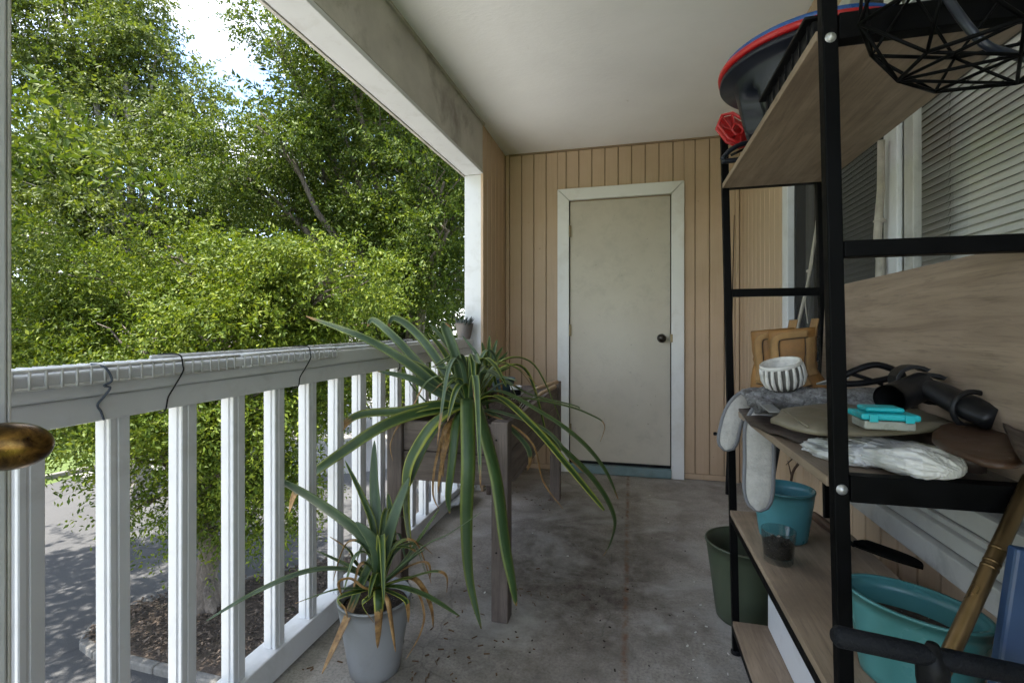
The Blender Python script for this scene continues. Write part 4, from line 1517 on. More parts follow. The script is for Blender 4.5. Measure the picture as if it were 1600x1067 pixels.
# ---- top shelf: stacked tubs
t = thing('round_tub', (.43, 1.325, Z1T), 'dark navy round tub with handle recess on the top shelf', 'tub')
M['navy'] = plain('navy_plastic', (.008, .010, .018), .42, var=.2, vs=5, bump=.04, bs=40, spec=.35)
M['red'] = plain('red_plastic', (.40, .010, .012), .35, var=.12, vs=6, bump=.03)
M['blue'] = plain('blue_plastic_rim', (.012, .07, .26), .35, var=.12, vs=6, bump=.03)
tc_ = Vector((.430, 1.325, Z1T))
arch = lambda an, z: 1.0
tubp = [(.148, 0), (.158, .006), (.172, .06), (.186, .125), (.192, .142), (.226, .146), (.229, .150), (.227, .160), (.206, .162), (.198, .158)]
m = MB()
n = 96
a_h = R(196)


def tub_v(r, z, k):
    an = 2 * math.pi * k / n
    r, z = r * .9, z * .9
    # hand-hold pressed into the wall low on the camera side
    d = abs((an - a_h + math.pi) % (2 * math.pi) - math.pi)
    top = .105 - .9 * max(0, d - .10) ** 2 * 4
    dent = 0
    if d < .27 and z < top and z < .10:
        dent = .040 * min(1, (.27 - d) / .05) * min(1, max(0, (top - z) / .02))
    return (tc_.x + (r - dent) * math.cos(an), tc_.y + (r - dent) * math.sin(an), tc_.z + z)


prof_t = []
for (r0, z0), (r1, z1) in zip(tubp[:-1], tubp[1:]):
    kk = max(1, int((z1 - z0) / .008))
    for i in range(kk):
        prof_t.append((r0 + (r1 - r0) * i / kk, z0 + (z1 - z0) * i / kk))
prof_t.append(tubp[-1])
inner = [(.190, .14), (.165, .02), (.001, .018)]
for (r, z) in prof_t:
    for k in range(n):
        m.v.append(tub_v(r, z, k))
for (r, z) in inner:
    for k in range(n):
        an = 2 * math.pi * k / n
        rr = (r - .045 if r > .1 else r) * .88
        m.v.append((tc_.x + rr * math.cos(an), tc_.y + rr * math.sin(an), tc_.z + z))
rows = len(prof_t) + len(inner)
for i in range(rows - 1):
    for k in range(n):
        k2 = (k + 1) % n
        m.f.append((i * n + k, i * n + k2, (i + 1) * n + k2, (i + 1) * n + k))
m.build('tub_wall', M['navy'], t, smooth=True)
MB().lathe([(.100, .0), (.128, .0)], tc_ + Vector((0, 0, .0005)), 48).build('base_ring', M['navy'], t)


def rim_ring(name, z, r, mat, label):
    o = MB().lathe([(r - .035, z + .004), (r - .004, z), (r, z + .003), (r + .001, z + .012), (r - .002, z + .014), (r - .03, z + .015), (r - .052, z - .015), (r - .055, z - .016), (r - .036, z + .002)], tc_, 72).build(name, mat, smooth=True)
    return tag(o, label, 'tub')


rim_ring('tub_rim', .147, .209, M['red'], 'bright red tub nested in the navy tub, only its rim showing')
rim_ring('tub_rim', .1615, .199, M['blue'], 'blue tub nested uppermost, a thin rim above the red one')
# flat black tray under the tub's edge, along the front of the shelf
tr = thing('seed_tray', (.32, 1.12, Z1T), 'black plastic tray along the front edge of the top shelf', 'tray')
MB().span(.292, .318, .93, 1.24, Z1T + .040, Z1T + .046).build('tray_lip', M['black_plastic'], tr, bevel=.002)
MB().span(.306, .317, .935, 1.235, Z1T + .0008, Z1T + .039).build('tray_side', M['black_plastic'], tr, bevel=.002)
for k in range(7):
    MB().span(.3025, .3055, .95 + k * .042, .954 + k * .042, Z1T + .002, Z1T + .039).build('rib', M['black_plastic'], tr)

# red openwork plastic piece and black clamp at the far end of the top shelf
def quadpx(u, v, y):
    return at_y(u, v, y)


rp = thing('red_bracket', tuple(at_y(1155, 215, 1.62)), 'red ribbed plastic handle poking over the far end of the top shelf', 'bracket')
ctr = at_y(1152, 201, 1.60)
ux = (at_y(1162, 201, 1.60) - at_y(1152, 201, 1.60)) / 10
uz = Vector((0, 0, 1)) * ux.length


def rpt(a, b, t=0):
    return ctr + ux * a - uz * b + Vector((0, t, 0))


outl = [(-30, -6), (-24, -22), (-8, -26), (14, -12), (30, -2), (26, 20), (6, 26), (-14, 16)]
inn = [(-8, 2), (-4, -8), (4, -6), (10, 2), (6, 10), (-2, 10)]
m = MB()
for pth in (outl, inn):
    m.tube([rpt(a, b) for a, b in pth], .0052, 8, closed=True)
    m.tube([rpt(a, b, .03) for a, b in pth], .0052, 8, closed=True)
m.build('rim', M['red'], rp, smooth=True)
m = MB()
for i, (a, b) in enumerate(outl):
    c, d = inn[int(i * len(inn) / len(outl))]
    m.bar(rpt(a, b, .015), rpt(c, d, .015), .004, .034, up=(0, 1, 0))
m.build('web', M['red'], rp, bevel=.001)
m = MB()
m.prism(outl, lambda a, b, tt: rpt(a, b, tt), .022, .026)
m.build('back_plate', M['red'], rp, bevel=.001)
MB().tube([rpt(24, 12, .02), rpt(40, 26, .05)], .012, 10).build('stub', M['red'], rp, smooth=True)
bc = thing('spring_clamp', tuple(at_y(1160, 240, 1.62)), 'dark blue-black clamp below the red piece on the top shelf', 'clamp')
for pth in ([(1128, 250), (1140, 236), (1158, 226), (1176, 222), (1190, 212)], [(1128, 252), (1146, 251), (1160, 247), (1176, 236), (1192, 222)]):
    MB().tube(catmull([at_y(a, b, 1.56) for a, b in pth], 4), .0075, 10).build('jaw', M['navy'], bc, smooth=True)
MB().tube([at_y(1142, 243, 1.56), at_y(1165, 232, 1.56)], .004, 8).build('spring', M['black_plastic'], bc, smooth=True)
# pale bin and black box at the near end of the top shelf
gb = thing('grey_bin', (.50, 1.02, Z1T), 'pale grey bin behind the wire basket on the top shelf', 'bin')
MB().lathe(vessel([(.060, 0), (.070, .15), (.074, .155)], .003, 0, .004), (.545, 1.0, Z1T), 4 * 8, 1, .8).build('bin_wall', M['grey_pot'], gb, smooth=True)
for k in range(3):
    MB().lathe([(.0655 + .0015 * k, .05 + k * .03), (.068 + .0015 * k, .055 + k * .03), (.0665 + .0015 * k, .06 + k * .03)], (.545, 1.0, Z1T), 32, 1, .8).build('band', M['white'], gb, smooth=True)

# ---- wire basket hooked on the near end of the rack
wb = thing('wire_basket', (.46, .74, 1.40), 'black geometric wire basket hanging at the near end of the rack', 'basket')


def ring(cx, cy, z, rx, ry, n, ph):
    return [Vector((cx + rx * math.cos(ph + 2 * math.pi * k / n), cy + ry * math.sin(ph + 2 * math.pi * k / n), z)) for k in range(n)]


bx_, by_ = .47, .730
r_top = ring(bx_, by_, 1.585, .165, .115, 8, R(22))
r_mid = ring(bx_, by_, 1.49, .175, .125, 8, R(0))
r_low = ring(bx_, by_, 1.425, .125, .09, 8, R(22))
r_bot = ring(bx_, by_, 1.405, .06, .045, 8, R(0))
def wires(segs, r, name):
    m = MB()
    for a, b in segs:
        m.tube([a, b], r, 6)
    return m.build(name, M['black'], wb, smooth=True)


for rg, nm in ((r_top, 'top_ring'), (r_mid, 'middle_ring'), (r_low, 'bottom_ring')):
    wires([(rg[k], rg[(k + 1) % 8]) for k in range(8)], .0026 if nm != 'top_ring' else .0036, nm)
for k in range(8):
    wires([(r_top[k], r_mid[k]), (r_top[k], r_mid[(k + 1) % 8]), (r_mid[k], r_low[k]), (r_mid[(k + 1) % 8], r_low[k])], .0022, 'side_wire')
wires([(r_low[k], r_low[(k + 4) % 8]) for k in range(4)], .0022, 'base_wire')
wires([(r_low[1], r_low[3]), (r_low[3], r_low[5]), (r_low[5], r_low[7]), (r_low[7], r_low[1])], .0022, 'base_wire')
for k in (1, 2):
    p = r_top[k]
    MB().tube(catmull([p, p + Vector((0, .01, .045)), Vector((p.x, .868, 1.600)), Vector((p.x, .892, 1.5985)), Vector((p.x, .899, 1.580))], 4), .003, 7).build('hook', M['black'], wb, smooth=True)
# dark cable looping down beside the basket
M['hose'] = plain('dark_blue_hose', (.012, .016, .028), .4, var=.2, bump=.05)
hp = catmull([Vector((.44, .90, 1.64)), at_d(1455, -40, .68), at_d(1490, 12, .62), at_d(1530, 62, .60), at_d(1570, 82, .60), at_d(1640, 84, .62), Vector((.62, .74, 1.50)), Vector((.66, .80, 1.60)), Vector((.66, .90, 1.61))], 6)
tag(MB().tube(hp, .0052, 10).build('hose', M['hose'], smooth=True), 'dark blue-black hose looping down in front of the wire basket', 'hose')

# ---- second shelf
# leather pieces lying under everything at the front edge
M['leather'] = plain('dark_brown_leather', (.035, .022, .017), .5, var=.45, vs=16, bump=.25, bs=90, dirt=(.07, .04, .025), da=.6, ds=6)
M['leather_tan'] = plain('tan_leather', (.055, .026, .013), .5, var=.5, vs=12, bump=.3, bs=90, dirt=(.03, .018, .012), da=.7, ds=5)
M['khaki'] = plain('khaki_vinyl', (.17, .145, .10), .5, var=.2, vs=6, bump=.2, bs=40, dirt=(.07, .055, .04), da=.5, ds=5)


def slab(name, outline, z0, th, mat, label, cat, sharp=False, curl=.0, bevel=.003, seedz=0.0, parent=None, rough=.006):
    """soft flat piece: closed outline in x,y, gently wavy, with thickness"""
    m = MB()
    c = sum((Vector((x, y, 0)) for x, y in outline), Vector()) / len(outline)
    P = catmull([Vector((x, y, 0)) for x, y in outline] + [Vector((outline[0][0], outline[0][1], 0))], 4)[:-1]
    if sharp:
        q_ = [Vector((x, y, 0)) for x, y in outline]
        P = [q_[i].lerp(q_[(i + 1) % len(q_)], j / 4) for i in range(len(q_)) for j in range(4)]
    k = len(P)
    rings = 5
    for lvl in (0, 1):
        for j in range(rings):
            f = 1 - j / rings
            for p in P:
                q = c + (p - c) * f
                e = rough * mnoise.noise(Vector((q.x * 14, q.y * 14, seedz)))
                m.v.append((q.x, q.y, z0 + abs(e) + curl * f ** 4 + (th if lvl else 0) * (1 if j else .6)))
        m.v.append((c.x, c.y, z0 + (th if lvl else 0)))
    per = rings * k + 1
    for lvl in (0, 1):
        o = lvl * per
        for j in range(rings - 1):
            for i in range(k):
                i2 = (i + 1) % k
                q = (o + j * k + i, o + j * k + i2, o + (j + 1) * k + i2, o + (j + 1) * k + i)
                m.f.append(q if lvl else q[::-1])
        for i in range(k):
            i2 = (i + 1) % k
            q = (o + (rings - 1) * k + i, o + (rings - 1) * k + i2, o + per - 1)
            m.f.append(q if lvl else q[::-1])
    for i in range(k):
        i2 = (i + 1) % k
        m.f.append((i, i2, per + i2, per + i))
    o = m.build(name, mat, parent, smooth=True)
    if label:
        tag(o, label, cat)
    return o


def zpx(lst, z):
    return [tuple(at_z(u, v, z).xy) for u, v in lst]


lf = fx(Z2)
slab('leather_mat', zpx([(1146, 624), (1168, 622), (1240, 640), (1330, 652), (1400, 660), (1420, 690), (1380, 712), (1330, 712), (1290, 700), (1230, 682), (1172, 660)], Z2 + .010), Z2 + .002, .008, M['leather'],
     'dark brown leather sheet spread on the middle shelf under the other things', 'leather', rough=.010)
# thick folded leather filling the near end of the shelf
slab('leather_bundle', [(.43, 1.10), (.39, 1.22), (.44, 1.28), (.54, 1.25), (.56, 1.05), (.56, .94), (.52, .925), (.48, 1.0)], Z2 + .012, .050, M['leather'],
     'thick folded dark leather at the near end of the middle shelf', 'leather', rough=.012, seedz=3)
# saddle-shaped tan leather at the right
slab('leather_flap', zpx([(1470, 672), (1530, 666), (1575, 684), (1600, 720), (1590, 735), (1540, 730), (1490, 712), (1456, 690)], Z2 + .074), Z2 + .068, .010, M['leather_tan'],
     'reddish brown leather flap at the near right end of the middle shelf', 'leather', curl=.006)
sl = slab('leather_flap', zpx([(1560, 655), (1640, 648), (1700, 700), (1660, 770), (1600, 735), (1575, 690)], Z2 + .085), Z2 + .080, .010, M['leather'],
          'blackish leather flap at the right edge of the middle shelf', 'leather', curl=.01)
for u, v in ((1530, 706), (1577, 718)):
    p = at_z(u, v, Z2 + .079)
    # stitched eyelet in the tan flap
    e = MB().lathe([(.0, .002), (.0025, .0018), (.0032, 0)], p, 10).build('eyelet', M['steel'], bpy.data.objects['leather_flap'])


# boots
M['boot'] = plain('tan_boot_leather', (.25, .118, .030), .6, var=.35, vs=14, bump=.2, bs=120, dirt=(.12, .07, .03), da=.6, ds=7)
M['boot_pale'] = plain('tan_boot_suede', (.29, .165, .062), .85, var=.35, vs=14, bump=.25, bs=120, dirt=(.16, .10, .05), da=.5, ds=8)
M['sole'] = plain('pale_rubber_sole', (.42, .39, .34), .7, var=.15, vs=20, bump=.2, bs=60, dirt=(.18, .15, .12), da=.6, ds=9)
M['lace'] = plain('dark_lace', (.02, .015, .012), .8, var=.3, bump=.2)


def boot(loc, rz, label, flip=1):
    """x = toe direction; local metres"""
    root = thing('work_boot', loc, label, 'boot', 'pair of tan work boots')
    rot = Matrix.Rotation(rz, 3, 'Z')
    L = Vector(loc)

    def W(p):
        return L + rot @ Vector(p)
    N = 28

    def sec(cx, z, rx, ry, tilt, nose=0):
        out = []
        for k in range(N):
            a = 2 * math.pi * k / N
            x, y = rx * math.cos(a), ry * math.sin(a)
            ex = abs(math.cos(a)) ** .75 * math.copysign(1, math.cos(a)) * rx
            out.append(W((cx + ex, y * (1 - nose * max(0, math.cos(a)) * .35), z + tilt * ex)))
        return out
    S_ = [sec(.118, .030, .118, .046, 0, .6), sec(.116, .048, .114, .046, -.05, .6), sec(.100, .072, .096, .044, -.16, .5), sec(.080, .098, .072, .042, -.16), sec(.071, .125, .058, .041, -.08), sec(.069, .14, .060, .044, -.02), sec(.068, .15, .057, .043, .0),
          sec(.067, .17, .060, .046, .03), sec(.066, .20, .060, .047, .06), sec(.066, .228, .063, .048, .10), sec(.066, .236, .062, .047, .10),
          sec(.066, .234, .055, .041, .10), sec(.067, .20, .051, .039, .06), sec(.069, .14, .048, .034, 0)]
    m = MB()
    for r_ in S_:
        m.v += [tuple(p) for p in r_]
    for i in range(len(S_) - 1):
        for k in range(N):
            k2 = (k + 1) % N
            m.f.append((i * N + k, i * N + k2, (i + 1) * N + k2, (i + 1) * N + k))
    m.f.append(tuple((len(S_) - 1) * N + k for k in range(N)))
    m.build('upper', M['boot'], root, smooth=True)
    # sole with heel step
    def sol(q):
        return q
    m = MB()
    ol = []
    for k in range(40):
        a = 2 * math.pi * k / 40
        ex = abs(math.cos(a)) ** .75 * math.copysign(1, math.cos(a)) * .122
        ol.append((.118 + ex, .050 * math.sin(a) * (1 - .22 * max(0, math.cos(a)))))
    m.prism(ol, lambda a, b, tt: W((a, b, tt)), .001, .030)
    m.build('sole', M['sole'], root, bevel=.003)
    # overlays sewn on the outer side: pale suede border round the panel, scalloped eyelet facing, seams
    prof_z = [.03, .072, .098, .125, .15, .17, .20, .228]
    prof_rx = [.116, .096, .072, .058, .057, .060, .060, .063]
    prof_ry = [.046, .044, .042, .041, .043, .046, .047, .048]
    prof_cx = [.118, .100, .080, .071, .068, .067, .066, .066]

    def side(x, z, off, sg=-1):
        rx, ry, cx = (float(np.interp(z, prof_z, q)) for q in (prof_rx, prof_ry, prof_cx))
        c = max(-.995, min(.995, (x - cx) / (rx + off)))
        ca = abs(c) ** (1 / .75)
        return W((x, sg * (ry + off) * math.sqrt(max(0, 1 - ca * ca)), z + (.10 if z > .2 else .04) * (x - .066)))

    def strip2(path, wid, off, mat, name):
        P2 = catmull([Vector((x, z, 0)) for x, z in path], 6)
        k = len(P2)
        m = MB()
        edge = []
        for i, p in enumerate(P2):
            t = (P2[min(i + 1, k - 1)] - P2[max(i - 1, 0)]).normalized()
            nrm = Vector((-t.y, t.x, 0))
            for j in range(5):
                q = p + nrm * wid * (j / 4)
                m.v.append(tuple(side(q.x, q.y, off * (1 if 0 < j < 4 else .4))))
            e = p + nrm * wid
            edge.append(side(e.x, e.y, off + .0006))
        for i in range(k - 1):
            for j in range(4):
                m.f.append((i * 5 + j, i * 5 + j + 1, i * 5 + j + 6, i * 5 + j + 5))
        m.build(name, mat, root, smooth=True, solid=.002)
        MB().tube(edge, .0011, 6).build('seam', M['lace'], root, smooth=True)
    strip2([(.100, .229), (.06, .229), (.028, .226), (.013, .214), (.009, .19), (.012, .15), (.016, .11), (.012, .08)], .020, .0022, M['boot_pale'], 'suede_border')
    strip2([(.122, .21), (.123, .17), (.122, .14), (.128, .11)], -.030, .0026, M['boot_pale'], 'eyelet_facing')
    strip2([(.02, .098), (.06, .092), (.10, .105)], -.028, .0016, M['boot_pale'], 'ankle_panel')
    for k in range(5):
        z = .12 + k * .022
        xx = .067 + .052 + .004 * (z - .12) / .1
        MB().tube(catmull([W((xx - .018, -.034, z)), W((xx + .006, -.012, z + .006)), W((xx + .006, .012, z + .004)), W((xx - .018, .034, z))], 4), .0026, 6).build('lace', M['lace'], root, smooth=True)
        for sy in (-1, 1):
            MB().lathe([(.0015, .0), (.004, .0006), (.0045, 0)], W((xx - .016, sy * .0375, z)), 8, rot=rot @ Matrix.Rotation(R(90 * sy * -1), 3, 'X')).build('eyelet', M['hinge'], root)
    MB().grid(lambda u, v: W((.105 + .018 * v + .004 * math.cos(u * 3), -.028 + .056 * u, .17 + .095 * v)), 6, 6).build('tongue', M['boot_pale'], root, smooth=True, solid=.004)
    return root


boot((.365, 1.655, Z2 + .012), R(-4), 'tan lace-up work boot standing at the far end of the middle shelf, partly hidden', 1)
boot((.385, 1.545, Z2 + .012), R(-10), 'tan lace-up work boot in front of its partner, directly behind the ribbed cup', 1)

# driftwood with a ribbed cup on it
M['drift'] = None
tt_ = NT('silver_driftwood')
v_ = tt_.mapping(scale=(3, 1, 3), rot=(0, 0, R(-25)))
n_1 = tt_.noise(v_, 26, 9, .75, .8)
tt_.set(base=tt_.ramp(n_1, [(.32, (.035, .03, .028)), (.5, (.20, .19, .19)), (.7, (.42, .41, .42))]), rough=.9)
tt_.bump(n_1, 1.0, .012)
M['drift'] = tt_.m
A, B = Vector((.345, 1.46, Z2 + .046)), Vector((.543, 1.135, Z2 + .105))
m = MB()
NL, NR = 46, 26
ax = (B - A)
t_ = ax.normalized()
s_ = t_.cross(Vector((0, 0, 1))).normalized()
w_ = s_.cross(t_)


def drift(u, v):
    a = 2 * math.pi * u
    p = A + ax * v + w_ * .008 * math.sin(v * 5)
    r = .036 * (1 + .25 * math.sin(v * 7 + 1)) * (1 - .5 * max(0, v - .8) * 4 * .8) * (.75 if v < .03 else 1)
    q = Vector((math.cos(a) * 2.2, math.sin(a) * 2.2, v * 9))
    r *= 1 + .28 * mnoise.noise(q) + .16 * mnoise.noise(q * 3.1) + .06 * mnoise.noise(q * 8)
    return p + s_ * math.cos(a) * r * 1.15 + w_ * math.sin(a) * r * .8


m.grid(drift, NR, NL, True)
m.f.append(tuple(range(NR - 1, -1, -1)))
m.f.append(tuple(NL * NR + k for k in range(NR)))
tag(m.build('driftwood', M['drift'], smooth=True), 'silvery weathered piece of driftwood lying across the middle shelf', 'driftwood')
M['cup'] = plain('white_glaze', (.62, .60, .56), .35, var=.1, vs=20, bump=.1, dirt=(.12, .10, .085), da=.5, ds=16)
M['cup_dark'] = plain('grey_brown_glaze', (.10, .095, .085), .5, var=.5, vs=40, bump=.2)
cb = at_y(1228, 607, 1.36)
cb = Vector((cb.x, cb.y, cb.z))
cr_ = Matrix.Rotation(R(-14), 3, 'Y') @ Matrix.Rotation(R(10), 3, 'X')
cu = thing('ribbed_cup', tuple(cb), 'small white ribbed ceramic cup tilted on the driftwood', 'cup')
wobf = lambda an, z: 1 + .035 * math.cos(an * 18)
MB().lathe([(0, 0), (.030, 0), (.042, .012), (.0475, .030), (.047, .052), (.0455, .066)], cb, 144, rot=cr_, wob=lambda an, z: wobf(an, z) if .006 < z < .062 else 1).build('cup_body', M['cup_dark'], cu, smooth=True)
for k in range(18):
    a = 2 * math.pi * k / 18
    pts_ = [cb + cr_ @ Vector((r * math.cos(a + z * 2.2) * 1.02, r * math.sin(a + z * 2.2) * 1.02, z)) for r, z in ((.034, .006), (.0425, .014), (.0475, .03), (.047, .05), (.0455, .062))]
    MB().tube(pts_, [.0022, .004, .005, .0045, .004], 7).build('rib', M['cup'], cu, smooth=True)
MB().lathe([(.0455, .060), (.0485, .066), (.0475, .071), (.0435, .071), (.042, .064), (.041, .03), (.02, .012), (.001, .011)], cb, 48, rot=cr_).build('rim', M['cup'], cu, smooth=True)

# khaki wallet and clear teal-lidded box
kh = slab('khaki_wallet', zpx([(1204, 656), (1222, 638), (1260, 632), (1330, 630), (1440, 633), (1508, 662), (1440, 670), (1330, 672), (1262, 670)], Z2 + .078), Z2 + .066, .014, M['khaki'],
          'flat khaki vinyl pouch lying in front of the driftwood', 'pouch', sharp=True, rough=.012)
zp = at_z(1262, 662, Z2 + .057)
zl = [at_z(u, v, Z2 + .082) for u, v in ((1224, 640), (1240, 652), (1262, 666))]
MB().tube(zl, .0022, 6).build('zip', M['khaki'], kh, smooth=True)
M['teal_lid'] = plain('turquoise_plastic', (.012, .38, .42), .35, var=.06, bump=.02)
M['clear'] = glass_mat('clear_plastic', (.80, .82, .82), 1.45, .05)
M['box_body'] = plain('cloudy_plastic', (.30, .31, .27), .3, var=.2, bump=.02)
tb = thing('bait_box', tuple(at_z(1380, 655, Z2 + .06)), 'small clear box with a turquoise snap lid on the khaki pouch', 'box')
cB = at_z(1379, 655, Z2 + .096)
rB = Matrix.Rotation(R(-3), 3, 'Z')
MB().box(cB + Vector((0, 0, -.006)), (.070, .054, .014), rB).build('box_body', M['box_body'], tb, bevel=.003)
MB().box(cB + Vector((0, 0, .0075)), (.080, .061, .010), rB).build('lid', M['teal_lid'], tb, bevel=.003)
MB().box(cB + rB @ Vector((-.002, .004, .017)), (.054, .040, .008), rB).build('raised_panel', M['teal_lid'], tb, bevel=.0038, seg=3)
for sx_ in (-.024, .024):
    MB().box(cB + rB @ Vector((sx_, -.0325, .006)), (.012, .004, .012), rB).build('latch', M['teal_lid'], tb, bevel=.001)

# pruning shears and black vacuum nozzles behind
sh = thing('garden_shears', tuple(at_y(1340, 585, 1.22)), 'black folded shears resting on the driftwood', 'shears')
zt = .94
for pth, r_ in (([(1316, 588), (1345, 575), (1372, 570), (1408, 582)], .0095), ([(1318, 600), (1350, 598), (1385, 592), (1412, 584)], .0095), ([(1316, 580), (1350, 590), (1378, 600)], .006)):
    MB().tube(catmull([at_y(u, v, 1.15) for u, v in pth], 4), r_, 9, flat=.7).build('handle', M['black_plastic'], sh, smooth=True)
MB().bar(at_y(1316, 590, 1.15), at_y(1285, 600, 1.25), .026, .004).build('blade', M['steel'], sh, bevel=.001)
M['nozzle'] = plain('charcoal_plastic', (.010, .010, .011), .42, var=.25, bump=.08, bs=80, dirt=(.05, .047, .044), da=.35, ds=14, spec=.3)
vn = thing('vacuum_nozzle', tuple(at_y(1420, 610, 1.05)), 'black vacuum nozzle with an open round end beside the khaki pouch', 'nozzle')


def hollow(parent, pts, r_, th, name, flat=1.0):
    m = MB()
    L = catmull([Vector(p) for p in pts], 5)
    k = len(L)
    rr = [r_[0] + (r_[1] - r_[0]) * i / (k - 1) for i in range(k)]
    m.tube(L, rr, 20, cap=False, flat=flat)
    m.tube(L[::-1], [x - th for x in rr[::-1]], 20, cap=False, flat=flat)
    return m.build(name, M['nozzle'], parent, smooth=True)


hollow(vn, [at_y(1390, 624, 1.0), at_y(1412, 615, 1.03), at_y(1440, 603, 1.055)], (.027, .026), .003, 'socket')
MB().tube(catmull([at_y(1435, 603, 1.055), at_y(1465, 612, 1.02), at_y(1505, 632, .98), at_y(1560, 655, .94)], 5), [.026 + .0006 * k for k in range(16)], 16, flat=.6).build('body', M['nozzle'], vn, smooth=True)
clp = thing('hose_clip', tuple(at_y(1440, 590, 1.08)), 'black open pipe clip behind the vacuum nozzle', 'clip')
for u0 in (1427, 1452):
    o = at_y(u0 - 2, 594 + (u0 - 1427) * .5, 1.06)
    L = []
    for k in range(15):
        a = R(50 + 265 * k / 14)
        L.append(o + Vector((.030 * math.cos(a), 0, .026 * math.sin(a))))
    m = MB()
    nL = len(L)
    for p in L:
        d = (p - o).normalized() * .0035
        for e, yy in ((-1, -.016), (1, -.016), (1, .016), (-1, .016)):
            m.v.append(tuple(p + d * e + Vector((0, yy, 0))))
    for i in range(nL - 1):
        for k in range(4):
            k2 = (k + 1) % 4
            m.f.append((i * 4 + k, i * 4 + k2, i * 4 + 4 + k2, i * 4 + 4 + k))
    m.f += [(0, 1, 2, 3), tuple((nL - 1) * 4 + k for k in (3, 2, 1, 0))]
    m.build('jaw', M['nozzle'], clp, bevel=.001)
MB().box(at_y(1440, 608, 1.075), (.07, .03, .02)).build('base', M['nozzle'], clp, bevel=.003)
v2 = thing('floor_nozzle', tuple(at_y(1540, 625, .98)), 'long black flat vacuum head leaning along the upright board', 'nozzle')
MB().tube(catmull([at_y(1470, 596, 1.12), at_y(1510, 620, 1.04), at_y(1560, 650, .97), at_y(1640, 690, .92)], 5), [.020 + .0012 * k for k in range(16)], 14, flat=.7).build('neck', M['nozzle'], v2, smooth=True)
oo = at_y(1520, 640, .965)
m = MB()
L = [oo + Vector((.034 * math.cos(R(a)), .01 * math.cos(R(a)), .030 * math.sin(R(a)))) for a in range(0, 360, 15)]
m.tube(L, .0045, 8, closed=True)
m.build('collar', M['nozzle'], v2, smooth=True)

# white plastic bag spilling over the near rail
M['bag'] = None
tb_ = NT('white_plastic_bag')
vb = tb_.mapping()
cbg = tb_.ramp(tb_.noise(vb, 14, 6, .6), [(.3, (.55, .54, .52)), (.7, (.72, .71, .69))])
tb_.set(base=cbg, rough=.38)
cre = tb_.ramp(tb_.noise(tb_.mapping(scale=(2.2, 1, 2)), 11, 3, .5, 1.0), [(.40, 0.0), (.5, 1.0), (.60, 0.0)])
tb_.bump(cre, .35, .006)
M['bag'] = tb_.m


def bag_part(pxs, widths, zbase, nm, parent, seed):
    L = catmull([at_y(u, v, y) for u, v, y in pxs], 8)
    k = len(L)
    m = MB()

    def f(u, v):
        x = v * (k - 1)
        i = min(int(x), k - 2)
        p = L[i].lerp(L[i + 1], x - i)
        t = (L[min(i + 2, k - 1)] - L[max(i - 1, 0)]).normalized()
        s = t.cross(Vector((0, 0, 1))).normalized()
        w = s.cross(t)
        W_ = widths[0] + (widths[1] - widths[0]) * v if len(widths) == 2 else np.interp(v, np.linspace(0, 1, len(widths)), widths)
        a = 2 * math.pi * u
        q = Vector((math.cos(a) * 2.6 + seed, math.sin(a) * 2.6, v * 1.6))
        rid = 1 - 2 * abs(mnoise.noise(q * 1.5))
        rid2 = 1 - 2 * abs(mnoise.noise(Vector((q.x * 2.4, q.y * 2.4, v * 7 + seed))))
        r = W_ * (1 + .22 * rid + .13 * rid2 + .15 * mnoise.noise(Vector((q.x * .4, q.y * .4, v * 4))))
        return p + s * math.cos(a) * r * 1.1 + w * math.sin(a) * r * .5
    m.grid(f, 72, 60, True)
    m.f.append(tuple(range(71, -1, -1)))
    m.f.append(tuple(60 * 72 + i for i in range(72)))
    return m.build(nm, M['bag'], parent, smooth=True)


bg = thing('plastic_bag', tuple(at_y(1380, 720, .93)), 'crumpled white plastic bag lying over the near edge of the middle shelf', 'bag')
bag_part([(1262, 694, 1.17), (1290, 700, 1.10), (1325, 706, 1.02), (1370, 712, .96)], [.012, .035, .042, .034], 0, 'bag_end', bg, 1.0)
bag_part([(1325, 690, 1.04), (1370, 704, .98), (1420, 716, .93), (1470, 726, .895), (1503, 738, .875)], [.020, .036, .042, .040, .014], 0, 'bag_body', bg, 4.0)

# fleecy pads with grey piping hanging over the far edge
M['fleece'] = plain('dirty_fleece', (.47, .45, .42), .95, var=.2, vs=30, bump=.8, bs=160, dirt=(.22, .20, .18), da=.6, ds=12)
M['piping'] = plain('grey_piping', (.17, .17, .18), .8, var=.2, bump=.3, bs=120)


